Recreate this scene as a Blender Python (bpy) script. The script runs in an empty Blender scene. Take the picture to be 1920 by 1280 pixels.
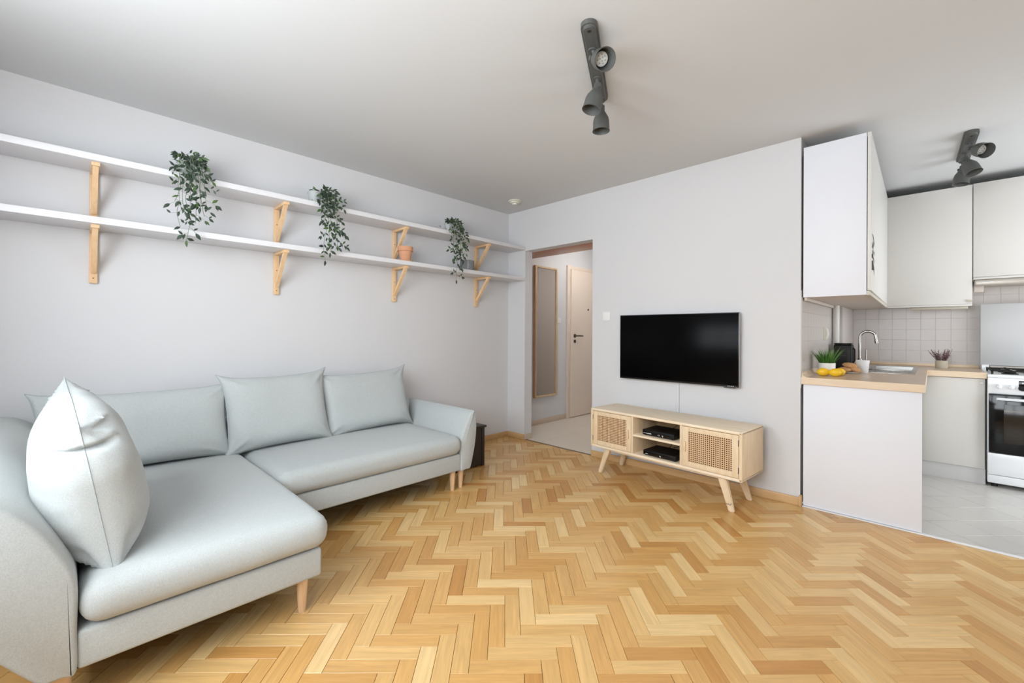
import bpy, bmesh, math, random
from mathutils import Vector, Matrix, noise

# ------------------------------------------------------------------ camera
sc = bpy.context.scene
F_PX, CY_PX = 809.15, 621.5
YAW, PITCH, ROLL = 0.77183, 0.00309, 0.00548
CAM = Vector((3.43646, -3.46819, 1.15982))
cp, sp = math.cos(PITCH), math.sin(PITCH)
fwd = Vector((-math.sin(YAW)*cp, math.cos(YAW)*cp, sp))
r0 = Vector((math.cos(YAW), math.sin(YAW), 0)); u0 = r0.cross(fwd)
cam_r = r0*math.cos(ROLL) + u0*math.sin(ROLL)
cam_u = -r0*math.sin(ROLL) + u0*math.cos(ROLL)
cd = bpy.data.cameras.new('camera'); co = bpy.data.objects.new('camera', cd)
sc.collection.objects.link(co); sc.camera = co
M = Matrix.Identity(4)
for i in range(3):
    M[i][0] = cam_r[i]; M[i][1] = cam_u[i]; M[i][2] = -fwd[i]; M[i][3] = CAM[i]
co.matrix_world = M
cd.sensor_width = 36; cd.sensor_fit = 'HORIZONTAL'
cd.lens = F_PX/1920*36; cd.shift_y = -(640-CY_PX)/1920; cd.clip_start = 0.02

# ------------------------------------------------------------------ world, lights, exposure
w = bpy.data.worlds.new('sky'); sc.world = w; w.use_nodes = True
bg = w.node_tree.nodes['Background']; bg.inputs[0].default_value = (0.93, 0.97, 1.0, 1); bg.inputs[1].default_value = 2.0
def area(name, loc, rot, sx, sy, power, col=(1, 1, 1)):
    l = bpy.data.lights.new(name, 'AREA'); l.shape = 'RECTANGLE'; l.size = sx; l.size_y = sy; l.energy = power; l.color = col
    o = bpy.data.objects.new(name, l); sc.collection.objects.link(o); o.location = loc; o.rotation_euler = rot
    return o
area('daylight_window', (2.5, -4.37, 1.66), (math.radians(90), 0, 0), 2.5, 1.36, 138, (0.87, 0.94, 1.0))
area('fill_light_kitchen', (5.17, 1.0, 1.1), (math.radians(90), 0, math.radians(90)), 1.5, 2.1, 31, (0.88, 0.945, 1.0))  # fill light added to brighten the kitchen from out of view
vs = sc.view_settings
vs.view_transform = 'Standard'; vs.look = 'None'; vs.exposure = 0.10; vs.gamma = 1.0; vs.use_curve_mapping = False

random.seed(7)
COL = sc.collection
PI = math.pi

# ------------------------------------------------------------------ materials
def S(r, g, b):
    f = lambda c: (c/255/12.92 if c/255 <= .04045 else ((c/255+.055)/1.055)**2.4)
    return (f(r), f(g), f(b), 1)
def mat(name, col, rough=.5, spec=.5, metal=0, bump=0, bscale=200, var=0, vscale=6, coat=0):
    m = bpy.data.materials.new(name); m.use_nodes = True
    nt = m.node_tree; b = nt.nodes['Principled BSDF']
    b.inputs['Base Color'].default_value = col; b.inputs['Roughness'].default_value = rough
    b.inputs['Specular IOR Level'].default_value = spec; b.inputs['Metallic'].default_value = metal
    b.inputs['Coat Weight'].default_value = coat
    tc = nt.nodes.new('ShaderNodeTexCoord')
    if bump:
        n = nt.nodes.new('ShaderNodeTexNoise'); n.inputs['Scale'].default_value = bscale; n.inputs['Detail'].default_value = 3
        bp = nt.nodes.new('ShaderNodeBump'); bp.inputs['Strength'].default_value = bump; bp.inputs['Distance'].default_value = .002
        nt.links.new(tc.outputs['Object'], n.inputs['Vector']); nt.links.new(n.outputs['Fac'], bp.inputs['Height'])
        nt.links.new(bp.outputs['Normal'], b.inputs['Normal'])
    if var:
        n = nt.nodes.new('ShaderNodeTexNoise'); n.inputs['Scale'].default_value = vscale; n.inputs['Detail'].default_value = 4
        mx = nt.nodes.new('ShaderNodeMix'); mx.data_type = 'RGBA'
        mx.inputs['A'].default_value = tuple(c*(1-var) for c in col[:3])+(1,); mx.inputs['B'].default_value = tuple(min(1, c*(1+var)) for c in col[:3])+(1,)
        nt.links.new(tc.outputs['Object'], n.inputs['Vector']); nt.links.new(n.outputs['Fac'], mx.inputs['Factor'])
        nt.links.new(mx.outputs['Result'], b.inputs['Base Color'])
    return m
def wood(name, c1, c2, scale, rough=.5, bump=.05, detail=6):
    m = mat(name, c1, rough, .4); nt = m.node_tree; b = nt.nodes['Principled BSDF']
    tc = nt.nodes.new('ShaderNodeTexCoord'); mp = nt.nodes.new('ShaderNodeMapping'); mp.inputs['Scale'].default_value = scale
    n = nt.nodes.new('ShaderNodeTexNoise'); n.inputs['Scale'].default_value = 1; n.inputs['Detail'].default_value = detail; n.inputs['Distortion'].default_value = .6
    cr = nt.nodes.new('ShaderNodeValToRGB'); cr.color_ramp.elements[0].position = .3; cr.color_ramp.elements[1].position = .7
    cr.color_ramp.elements[0].color = c2; cr.color_ramp.elements[1].color = c1
    L = nt.links.new
    L(tc.outputs['Object'], mp.inputs['Vector']); L(mp.outputs['Vector'], n.inputs['Vector']); L(n.outputs['Fac'], cr.inputs['Fac']); L(cr.outputs['Color'], b.inputs['Base Color'])
    bp = nt.nodes.new('ShaderNodeBump'); bp.inputs['Strength'].default_value = bump; bp.inputs['Distance'].default_value = .001
    L(n.outputs['Fac'], bp.inputs['Height']); L(bp.outputs['Normal'], b.inputs['Normal'])
    return m
def fabric(name, col):
    m = mat(name, col, .95, .15); nt = m.node_tree; b = nt.nodes['Principled BSDF']; L = nt.links.new
    b.inputs['Sheen Weight'].default_value = .15
    tc = nt.nodes.new('ShaderNodeTexCoord')
    n1 = nt.nodes.new('ShaderNodeTexNoise'); n1.inputs['Scale'].default_value = 300; n1.inputs['Detail'].default_value = 2
    n2 = nt.nodes.new('ShaderNodeTexNoise'); n2.inputs['Scale'].default_value = 60; n2.inputs['Detail'].default_value = 5
    ad = nt.nodes.new('ShaderNodeMath'); ad.operation = 'MULTIPLY_ADD'; ad.inputs[1].default_value = .84
    mx = nt.nodes.new('ShaderNodeMix'); mx.data_type = 'RGBA'
    mx.inputs['A'].default_value = tuple(c*.74 for c in col[:3])+(1,); mx.inputs['B'].default_value = tuple(min(1, c*1.2) for c in col[:3])+(1,)
    L(tc.outputs['Object'], n1.inputs['Vector']); L(tc.outputs['Object'], n2.inputs['Vector'])
    mm = nt.nodes.new('ShaderNodeMath'); mm.operation = 'MULTIPLY'; mm.inputs[1].default_value = .16
    L(n2.outputs['Fac'], mm.inputs[0]); L(n1.outputs['Fac'], ad.inputs[0]); L(mm.outputs[0], ad.inputs[2]); L(ad.outputs[0], mx.inputs['Factor'])
    L(mx.outputs['Result'], b.inputs['Base Color'])
    bp = nt.nodes.new('ShaderNodeBump'); bp.inputs['Strength'].default_value = .22; bp.inputs['Distance'].default_value = .0015
    L(n1.outputs['Fac'], bp.inputs['Height']); L(bp.outputs['Normal'], b.inputs['Normal'])
    return m
def plank_mat():
    m = mat('parquet_oak', S(214, 166, 108), .27, .5); nt = m.node_tree; b = nt.nodes['Principled BSDF']; L = nt.links.new
    a1 = nt.nodes.new('ShaderNodeAttribute'); a1.attribute_type = 'OBJECT'; a1.attribute_name = 'tone'
    a2 = nt.nodes.new('ShaderNodeAttribute'); a2.attribute_name = 'tone'
    ad = nt.nodes.new('ShaderNodeMath'); ad.operation = 'ADD'; L(a1.outputs['Fac'], ad.inputs[0]); L(a2.outputs['Fac'], ad.inputs[1])
    gc = nt.nodes.new('ShaderNodeAttribute'); gc.attribute_name = 'gc'
    cr = nt.nodes.new('ShaderNodeValToRGB'); e = cr.color_ramp.elements
    e[0].position = 0; e[0].color = S(190, 134, 72); e[1].position = 1; e[1].color = S(229, 194, 138)
    for p, c in ((.05, S(198, 146, 82)), (.16, S(207, 158, 94)), (.5, S(214, 170, 108)), (.85, S(221, 181, 121))):
        x = e.new(p); x.color = c
    L(ad.outputs[0], cr.inputs['Fac'])
    of = nt.nodes.new('ShaderNodeMath'); of.operation = 'MULTIPLY'; of.inputs[1].default_value = 91.7; L(ad.outputs[0], of.inputs[0])
    va = nt.nodes.new('ShaderNodeVectorMath'); va.operation = 'MULTIPLY'; va.inputs[1].default_value = (5, 70, 5); L(gc.outputs['Vector'], va.inputs[0])
    vb = nt.nodes.new('ShaderNodeVectorMath'); vb.operation = 'ADD'; L(va.outputs[0], vb.inputs[0]); L(of.outputs[0], vb.inputs[1])
    n = nt.nodes.new('ShaderNodeTexNoise'); n.inputs['Scale'].default_value = 1; n.inputs['Detail'].default_value = 7; n.inputs['Distortion'].default_value = 1.2; L(vb.outputs[0], n.inputs['Vector'])
    va2 = nt.nodes.new('ShaderNodeVectorMath'); va2.operation = 'MULTIPLY'; va2.inputs[1].default_value = (2.0, 24, 2); L(gc.outputs['Vector'], va2.inputs[0])
    vb2 = nt.nodes.new('ShaderNodeVectorMath'); vb2.operation = 'ADD'; L(va2.outputs[0], vb2.inputs[0]); L(of.outputs[0], vb2.inputs[1])
    n2 = nt.nodes.new('ShaderNodeTexNoise'); n2.inputs['Scale'].default_value = 1; n2.inputs['Detail'].default_value = 3; n2.inputs['Distortion'].default_value = 1.5; L(vb2.outputs[0], n2.inputs['Vector'])
    r1 = nt.nodes.new('ShaderNodeMapRange'); r1.inputs[1].default_value = .3; r1.inputs[2].default_value = .7; r1.inputs[3].default_value = .90; r1.inputs[4].default_value = 1.06; L(n.outputs['Fac'], r1.inputs[0])
    r2 = nt.nodes.new('ShaderNodeMapRange'); r2.inputs[1].default_value = .3; r2.inputs[2].default_value = .7; r2.inputs[3].default_value = .93; r2.inputs[4].default_value = 1.06; L(n2.outputs['Fac'], r2.inputs[0])
    mu = nt.nodes.new('ShaderNodeMath'); mu.operation = 'MULTIPLY'; L(r1.outputs[0], mu.inputs[0]); L(r2.outputs[0], mu.inputs[1])
    vm = nt.nodes.new('ShaderNodeVectorMath'); vm.operation = 'SCALE'; L(cr.outputs['Color'], vm.inputs[0]); L(mu.outputs[0], vm.inputs['Scale'])
    L(vm.outputs[0], b.inputs['Base Color'])
    bp = nt.nodes.new('ShaderNodeBump'); bp.inputs['Strength'].default_value = .12; bp.inputs['Distance'].default_value = .0006
    L(n.outputs['Fac'], bp.inputs['Height']); L(bp.outputs['Normal'], b.inputs['Normal'])
    return m
m_wall = mat('wall_paint', S(217, 216, 217), .9, .2, bump=.08, bscale=90)
m_ceil = mat('ceiling_paint', S(212, 213, 214), .95, .1, bump=.06, bscale=90)
m_plank = plank_mat()
m_joint = mat('joint_dark_brown', S(92, 60, 34), .8, .2)
m_tile = mat('floor_tile_grey', S(198, 194, 189), .28, .5, var=.05, vscale=3)
m_grout = mat('grout_light', S(222, 221, 218), .8, .2)
m_htile = mat('hall_tile_beige', S(224, 212, 197), .35, .5, var=.07, vscale=2.5)
m_wtile = mat('wall_tile_pinkish', S(199, 191, 186), .3, .5, var=.02, vscale=8)
m_wgrout = mat('wall_tile_grout', S(208, 202, 197), .8, .2)
m_base = wood('baseboard_oak', S(214, 178, 130), S(200, 160, 110), (6, 6, 60), .4)
m_fab = fabric('sofa_fabric_grey_green', S(186, 190, 189))
m_fabd = fabric('sofa_seam_thread', S(176, 182, 183))
m_leg = wood('beech_leg', S(230, 196, 158), S(216, 178, 138), (40, 40, 6), .45)
m_under = mat('sofa_underside_black', S(28, 26, 25), .9, .1)
m_brack = wood('pine_bracket', S(240, 206, 166), S(228, 186, 138), (30, 30, 7), .5)
m_shelf = mat('shelf_white', S(228, 227, 229), .45, .4)
m_screw = mat('screw_brass', S(150, 120, 80), .4, .5, .8)
m_leaf = mat('leaf_dark_green', S(50, 66, 50), .5, .4, var=.3, vscale=14)
m_leaf2 = mat('leaf_fresh_green', S(72, 98, 52), .5, .4, var=.2, vscale=14)
m_stem = mat('vine_stem', S(126, 136, 116), .6, .3)
m_potgrey = mat('pot_light_grey', S(188, 192, 190), .5, .4)
m_soil = mat('soil', S(66, 52, 42), .95, .1, bump=.4, bscale=120)
m_terra = mat('terracotta', S(216, 160, 126), .85, .2, var=.08, vscale=25)
m_conc = mat('pot_concrete_grey', S(128, 130, 132), .8, .2, var=.08, vscale=30)
m_conc2 = mat('pot_concrete_stripe', S(158, 160, 162), .8, .2)
m_lamp = mat('lamp_dark_grey_metal', S(88, 89, 86), .5, .4, var=.05, vscale=30)
m_lampin = mat('lamp_inside_dark', S(40, 40, 39), .5, .3)
m_bulb = mat('bulb_glass', S(226, 226, 220), .2, .6)
m_bulb2 = mat('bulb_led_dots', S(168, 168, 162), .3, .5)
m_plast = mat('plastic_white', S(238, 237, 235), .4, .4)
m_plastc = mat('plastic_cream', S(226, 224, 210), .45, .4)
m_tvb = mat('tv_bezel_dark', S(24, 24, 26), .35, .4)
m_tvs = mat('tv_screen_black', S(7, 7, 8), .22, .05)
m_tvf = mat('tv_edge_silver', S(176, 178, 180), .35, .5, .6)
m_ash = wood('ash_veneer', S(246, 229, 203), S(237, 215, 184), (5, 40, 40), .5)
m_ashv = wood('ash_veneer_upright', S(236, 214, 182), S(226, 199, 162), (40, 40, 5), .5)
m_cane = mat('cane_webbing', S(224, 188, 148), .6, .3, var=.1, vscale=60)
m_dark = mat('interior_shade_dark', S(48, 34, 24), .9, .1)
m_backp = mat('back_panel_brown', S(150, 124, 92), .8, .2)
m_blk = mat('device_black_plastic', S(17, 17, 18), .5, .3)
m_blk2 = mat('device_black_gloss', S(10, 10, 11), .2, .5)
m_wht = mat('print_white', S(225, 225, 225), .6, .2)
m_cable = mat('cable_dark', S(38, 34, 32), .6, .3)
m_cablel = mat('cable_beige', S(170, 140, 110), .6, .3)
m_blkwood = wood('black_stained_wood', S(56, 50, 47), S(38, 34, 32), (30, 30, 5), .45)
m_brown = mat('mahogany_laminate', S(178, 118, 92), .3, .5, var=.12, vscale=8)
m_mirror = mat('mirror_glass', S(222, 212, 202), .04, .5, 1)
m_mframe = wood('mirror_frame_oak', S(214, 190, 156), S(198, 170, 132), (40, 40, 6), .5)
m_mside = wood('mirror_side_brown', S(200, 162, 120), S(186, 146, 104), (40, 40, 6), .5)
m_door = mat('door_beige', S(228, 212, 196), .5, .4)
m_chrome = mat('chrome', S(168, 164, 158), .22, .5, 1)
m_steel = mat('brushed_steel', S(190, 188, 184), .3, .5, 1)
m_brassd = mat('dark_metal_lock', S(96, 88, 78), .4, .5, .8)
m_kwhite = mat('cabinet_white', S(233, 234, 240), .5, .3)
m_kcream = mat('cabinet_cream', S(221, 218, 213), .42, .35)
m_kunder = mat('cabinet_underside_beige', S(205, 194, 184), .6, .3)
m_kprof = mat('profile_beige', S(196, 188, 172), .45, .4)
m_kgap = mat('gap_shade_dark', S(60, 56, 52), .9, .1)
m_plinth = mat('plinth_light_grey', S(212, 211, 210), .5, .4)
m_wtop = wood('worktop_top', S(206, 184, 160), S(196, 172, 147), (20, 5, 20), .28, .02)
m_wedge = wood('worktop_edge', S(230, 209, 182), S(221, 196, 166), (6, 6, 50), .4, .02)
m_enamel = mat('enamel_white', S(236, 238, 240), .2, .5)
m_glassw = mat('lid_white_glass', S(195, 195, 195), .4, .5)
m_oveng = mat('oven_black_glass', S(11, 10, 10), .08, .25)
m_ovenw = mat('oven_window_brown', S(46, 40, 33), .12, .25)
m_iron = mat('cast_iron', S(34, 32, 31), .6, .3)
m_knob = mat('knob_white', S(228, 228, 230), .3, .5)
m_pot = mat('ceramic_white', S(238, 237, 232), .3, .5)
m_grass = mat('grass_green', S(66, 112, 44), .5, .4, var=.35, vscale=40)
m_grass2 = mat('grass_light', S(150, 180, 70), .5, .4)
m_lemon = mat('lemon_yellow', S(246, 196, 40), .45, .4, bump=.25, bscale=220)
m_cookie = mat('cookie_brown', S(198, 152, 106), .9, .1, bump=.6, bscale=120, var=.3, vscale=70)
m_plate = mat('plate_white', S(226, 222, 216), .3, .5)
m_cup = mat('cup_white', S(226, 226, 226), .45, .4)
m_stone = mat('pot_stone', S(196, 186, 168), .8, .2, var=.1, vscale=50)
m_heath = mat('heather_purple', S(132, 92, 108), .7, .2, var=.3, vscale=60)
m_heath2 = mat('heather_stem', S(104, 92, 72), .7, .2)
m_hood = mat('hood_beige_metal', S(186, 178, 168), .35, .5, .3)
m_thr = mat('threshold_dark', S(120, 100, 82), .5, .4)
m_strip = mat('threshold_white', S(236, 236, 236), .4, .4)
m_hskirt = mat('hall_skirting', S(208, 190, 170), .5, .3, var=.06, vscale=10)
m_black = mat('lettering_black', S(30, 29, 28), .6, .2)
m_winf = mat('window_frame_white', S(240, 240, 240), .3, .5)
def glass_mat():
    m = bpy.data.materials.new('window_glass'); m.use_nodes = True; nt = m.node_tree
    nt.nodes.remove(nt.nodes['Principled BSDF']); o = nt.nodes['Material Output']
    t = nt.nodes.new('ShaderNodeBsdfTransparent'); g = nt.nodes.new('ShaderNodeBsdfGlossy'); g.inputs['Roughness'].default_value = .02
    x = nt.nodes.new('ShaderNodeMixShader'); x.inputs[0].default_value = .06
    nt.links.new(t.outputs[0], x.inputs[1]); nt.links.new(g.outputs[0], x.inputs[2]); nt.links.new(x.outputs[0], o.inputs['Surface'])
    return m
m_glass = glass_mat()

# ------------------------------------------------------------------ mesh helpers
def BM(): return bmesh.new()
def merge(dst, src, mtx=None, mi=None):
    if mtx is not None: bmesh.ops.transform(src, matrix=mtx, verts=src.verts)
    if mi is not None:
        for f in src.faces: f.material_index = mi
    me = bpy.data.meshes.new('t'); src.to_mesh(me); dst.from_mesh(me); bpy.data.meshes.remove(me); src.free()
    return dst
def bx(bm, x0, x1, y0, y1, z0, z1, bev=0, seg=2, mi=0, mtx=None):
    t = BM(); bmesh.ops.create_cube(t, size=1)
    for v in t.verts:
        v.co = Vector((x0 if v.co.x < 0 else x1, y0 if v.co.y < 0 else y1, z0 if v.co.z < 0 else z1))
    if bev: bmesh.ops.bevel(t, geom=t.edges[:], offset=bev, segments=seg, affect='EDGES', profile=.5)
    return merge(bm, t, mtx, mi)
def box(*a, **k): return bx(BM(), *a, **k)
def lathe(bm, prof, n=24, mtx=None, mi=0, cap0=True, cap1=True):
    t = BM(); rings = []
    for r, z in prof:
        rings.append([t.verts.new((r*math.cos(2*PI*i/n), r*math.sin(2*PI*i/n), z)) for i in range(n)])
    for a, b in zip(rings, rings[1:]):
        for i in range(n): t.faces.new((a[i], a[(i+1) % n], b[(i+1) % n], b[i]))
    if cap0: t.faces.new(rings[0][::-1])
    if cap1: t.faces.new(rings[-1])
    return merge(bm, t, mtx, mi)
def zto(p0, p1):
    d = (Vector(p1)-Vector(p0)); q = Vector((0, 0, 1)).rotation_difference(d.normalized())
    return Matrix.Translation(Vector(p0)) @ q.to_matrix().to_4x4(), d.length
def rod(bm, p0, p1, ra, rb=None, n=12, mi=0):
    m, L = zto(p0, p1); return lathe(bm, [(ra, 0), (ra if rb is None else rb, L)], n, m, mi)
def tube(bm, pts, r, n=8, mi=0, taper=1.0):
    pts = [Vector(p) for p in pts]; t = BM(); rings = []
    N = len(pts); up = None
    for i, p in enumerate(pts):
        d = (pts[min(i+1, N-1)]-pts[max(i-1, 0)]).normalized()
        if up is None:
            up = d.orthogonal().normalized()
        else:
            up = (up - d*up.dot(d)); up = up.normalized() if up.length > 1e-6 else d.orthogonal().normalized()
        s = d.cross(up); rr = r*(1+(taper-1)*i/max(1, N-1))
        rings.append([t.verts.new(p+(up*math.cos(2*PI*k/n)+s*math.sin(2*PI*k/n))*rr) for k in range(n)])
    for a, b in zip(rings, rings[1:]):
        for k in range(n): t.faces.new((a[k], a[(k+1) % n], b[(k+1) % n], b[k]))
    t.faces.new(rings[0][::-1]); t.faces.new(rings[-1])
    bmesh.ops.recalc_face_normals(t, faces=t.faces)
    return merge(bm, t, None, mi)
def ball(bm, c, r, sc3=(1, 1, 1), u=16, v=10, mi=0, rot=None):
    t = BM(); bmesh.ops.create_uvsphere(t, u_segments=u, v_segments=v, radius=r)
    m = Matrix.Translation(Vector(c)) @ (rot if rot is not None else Matrix.Identity(4)) @ Matrix.Diagonal((*sc3, 1))
    return merge(bm, t, m, mi)
def prism(bm, poly, z0, z1, mi=0, mtx=None):
    t = BM(); a = [t.verts.new((x, y, z0)) for x, y in poly]; b = [t.verts.new((x, y, z1)) for x, y in poly]; n = len(poly)
    t.faces.new(a[::-1]); t.faces.new(b)
    for i in range(n): t.faces.new((a[i], a[(i+1) % n], b[(i+1) % n], b[i]))
    bmesh.ops.recalc_face_normals(t, faces=t.faces)
    return merge(bm, t, mtx, mi)
def catmull(pts, n=6, closed=False):
    P = [Vector(p) for p in pts]; out = []; N = len(P)
    for i in range(N if closed else N-1):
        g = lambda j: P[j % N] if closed else P[max(0, min(N-1, j))]
        a, b, c, d = g(i-1), g(i), g(i+1), g(i+2)
        for k in range(n):
            t = k/n
            out.append(.5*((2*b)+(c-a)*t+(2*a-5*b+4*c-d)*t*t+(3*b-a-3*c+d)*t**3))
    if not closed: out.append(P[-1])
    return out

ORG = {}
def finish(name, bm, mats, smooth=40):
    me = bpy.data.meshes.new(name); bm.to_mesh(me); bm.free()
    for m in (mats if isinstance(mats, (list, tuple)) else [mats]): me.materials.append(m)
    if smooth:
        for p in me.polygons: p.use_smooth = True
        me.set_sharp_from_angle(angle=math.radians(smooth))
    o = bpy.data.objects.new(name, me); COL.objects.link(o)
    return o
def tag(o, label=None, cat=None, group=None, kind=None):
    if label: o['label'] = label
    if cat: o['category'] = cat
    if group: o['group'] = group
    if kind: o['kind'] = kind
    return o
def thing(name, label, cat, loc=(0, 0, 0), rotz=0, group=None, local=False):
    o = bpy.data.objects.new(name, None); COL.objects.link(o); o.empty_display_size = .1
    o.location = loc; o.rotation_euler = (0, 0, rotz)
    ORG[o.name] = Vector((0, 0, 0)) if local else Vector(loc)
    return tag(o, label, cat, group)
def part(name, bm, mats, parent, smooth=40, label=None, kind=None):
    org = ORG[parent.name]
    if org.length: bmesh.ops.translate(bm, vec=-org, verts=bm.verts)
    o = finish(name, bm, mats, smooth); o.parent = parent; ORG[o.name] = org
    return tag(o, label, None, None, kind)
def solo(name, bm, mats, label, cat, loc=(0, 0, 0), group=None, smooth=40, kind=None):
    bmesh.ops.translate(bm, vec=-Vector(loc), verts=bm.verts)
    o = finish(name, bm, mats, smooth); o.location = loc; ORG[o.name] = Vector(loc)
    return tag(o, label, cat, group, kind)
def struct(name, bm, mats, label, cat, smooth=0): return solo(name, bm, mats, label, cat, kind='structure', smooth=smooth)
def share(name, me, parent, loc, rot=None, scale=None, mtx=None):
    o = bpy.data.objects.new(name, me); COL.objects.link(o); o.parent = parent
    if mtx is not None: o.matrix_local = mtx
    else:
        o.location = loc
        if rot: o.rotation_euler = rot
        if scale: o.scale = scale
    return o
def mesh_of(bm, mats, smooth=40):
    o = finish('tmp', bm, mats, smooth); me = o.data; bpy.data.objects.remove(o); return me
def project(P):
    d = Vector(P)-CAM; z = d.dot(fwd)
    if z < .05: return None
    return 960+F_PX*d.dot(cam_r)/z, CY_PX-F_PX*d.dot(cam_u)/z

# ------------------------------------------------------------------ room shell
H = 2.5
XR, YF, YK = 5.0, -4.2, 2.12        # right wall, window wall, kitchen back wall
DX0, DX1, DZ, TW = .256, 1.125, 2.054, .115   # hall doorway, wall thickness
KX = 2.797                            # kitchen left wall plane
HX0, HX1, HY = -.15, 1.28, 2.3       # hall
floor = struct('floor', box(-.0, XR, YF, 0, -.03, -.006), m_joint, 'honey oak herringbone parquet floor of the living room', 'floor')
struct('ceiling', box(-.3, XR+.12, YF-.12, HY+.12, H, H+.1), m_ceil, 'plain white ceiling over the whole room', 'ceiling')
struct('wall_left', box(-.1, 0, YF-.12, 0, 0, H), m_wall, 'white wall behind the sofa carrying the two long shelves', 'wall')
b = BM(); bx(b, -.25, DX0, 0, TW, 0, H); bx(b, DX0, DX1, 0, TW, DZ, H); bx(b, DX1, KX, 0, TW, 0, H)
struct('wall_back', b, m_wall, 'white wall with the television and the hall doorway', 'wall')
struct('wall_kitchen_side', box(KX-.12, KX, TW, YK+.1, 0, H), m_wall, 'short white kitchen side wall behind the worktop', 'wall')
wkb = struct('wall_kitchen_back', box(KX, XR+.12, YK, YK+.1, 0, H), m_wall, 'kitchen back wall behind stove and sink', 'wall')
b = BM()
bx(b, XR, XR+.12, YF-.12, .25, 0, H); bx(b, XR, XR+.12, 1.75, YK+.1, 0, H)
for y0, y1, z0, z1 in ((.25, 1.75, .06, 2.2),): bx(b, XR, XR+.12, y0, y1, z1, H); bx(b, XR, XR+.12, y0, y1, 0, z0)
struct('wall_right', b, m_wall, 'white right-hand wall with an added, unseen glazed opening', 'wall')
WX0, WX1, WZ0, WZ1 = 1.25, 3.75, .98, 2.34
b = BM(); bx(b, 0, WX0, YF-.12, YF, 0, H); bx(b, WX1, XR, YF-.12, YF, 0, H); bx(b, WX0, WX1, YF-.12, YF, 0, WZ0); bx(b, WX0, WX1, YF-.12, YF, WZ1, H)
struct('wall_front', b, m_wall, 'white wall with a wide window behind the camera', 'wall')
def window(name, axis, p, a0, a1, z0, z1, n, label):
    fr = BM(); gl = BM()
    def q(bm, a, c, y0, y1, za, zb):
        if axis == 'y': bx(bm, a, c, p+y0, p+y1, za, zb, .004)
        else: bx(bm, p+y0, p+y1, a, c, za, zb, .004)
    q(fr, a0, a1, -.03, .03, z0, z0+.07); q(fr, a0, a1, -.03, .03, z1-.07, z1)
    for i in range(n+1):
        c = a0+(a1-a0)*i/n; lo = max(a0, c-.05); hi = min(a1, c+.05); q(fr, lo, hi, -.028, .028, z0+.07, z1-.07)
    o = struct(name, fr, m_winf, label, 'window')
    for i in range(n):
        g = BM(); lo = a0+(a1-a0)*i/n+.05; hi = a0+(a1-a0)*(i+1)/n-.05
        if axis == 'y': bx(g, lo, hi, p-.004, p+.004, z0+.07, z1-.07)
        else: bx(g, p-.004, p+.004, lo, hi, z0+.07, z1-.07)
        part('pane', g, m_glass, o, 0)
window('window_1', 'y', YF-.07, WX0, WX1, WZ0, WZ1, 3, 'wide white framed window behind the camera')
window('window_added', 'x', XR+.07, .25, 1.75, .06, 2.2, 2, 'white framed glazing added out of view to light the kitchen')  # invented opening for the added kitchen light
# hall shell
struct('wall_hall_left', box(HX0-.1, HX0, TW, HY+.1, 0, H), m_wall, 'white hall wall with the mirror and the entrance door', 'wall')
struct('wall_hall_back', box(HX0, HX1, HY, HY+.1, 0, H), m_wall, 'white wall at the far end of the hall', 'wall')
struct('wall_hall_right', box(HX1, HX1+.1, TW, HY+.1, 0, H), m_wall, 'white right wall of the hall', 'wall')
# baseboards
def baseb(name, x0, x1, y0, y1, label):
    struct(name, box(x0, x1, y0, y1, 0, .058, .004), m_base, label, 'baseboard', smooth=30)
baseb('baseboard_left', 0, .016, YF, -.016, 'oak baseboard along the wall behind the sofa')
baseb('baseboard_back', 0, DX0, -.016, 0, 'short oak baseboard between corner and doorway')
struct('trim_1', box(DX1, KX+.004, -.016, 0, 0, .058, .004), m_base, 'oak baseboard under the television', 'baseboard', smooth=30)
struct('trim_2', box(KX-.004, KX+.012, -.03, .012, 0, .075, .006), m_base, 'rounded oak end block of baseboard beside the kitchen panel', 'trim', smooth=30)
struct('trim_3', box(KX+.012, XR, -.012, .016, 0, .006, .002), m_strip, 'white threshold strip between parquet and kitchen tiles', 'threshold', smooth=30)
struct('trim_4', box(DX0, DX1, .0, .028, -.002, .0025, .001), m_thr, 'thin dark threshold strip in the hall doorway', 'threshold', smooth=30)
struct('trim_5', box(HX0, HX0+.012, TW, 1.27, 0, .065, .003), m_hskirt, 'beige tile skirting along the hall wall below the mirror', 'skirting', smooth=30)
b = BM(); bx(b, DX0-.0, DX0+.012, .002, TW, 0, .06, .002)
struct('trim_6', b, m_hskirt, 'beige skirting tile on the doorway jamb', 'skirting', smooth=30)

# ------------------------------------------------------------------ parquet
PL, PW = .252, .0618
R2 = 2**-.5
U0, V0 = -.083, -3.346
def w2(u, v): return ((u-v)*R2, (u+v)*R2)
GAP = .0007
def plank_bm(bm, lenx, widy, ins=.0009):
    # chamfered strip, top at z=0; local x along the grain
    x0, x1, y0, y1 = GAP, lenx-GAP, GAP, widy-GAP
    lo = [bm.verts.new(p) for p in ((x0, y0, -.010), (x1, y0, -.010), (x1, y1, -.010), (x0, y1, -.010))]
    mi = [bm.verts.new(p) for p in ((x0, y0, -ins), (x1, y0, -ins), (x1, y1, -ins), (x0, y1, -ins))]
    hi = [bm.verts.new(p) for p in ((x0+ins, y0+ins, 0), (x1-ins, y0+ins, 0), (x1-ins, y1-ins, 0), (x0+ins, y1-ins, 0))]
    bm.faces.new(hi)
    for a, c in ((lo, mi), (mi, hi)):
        for i in range(4): bm.faces.new((a[i], a[(i+1) % 4], c[(i+1) % 4], c[i]))
bmp = BM(); plank_bm(bmp, PL, PW); me_plank = mesh_of(bmp, m_plank, 0)
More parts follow.
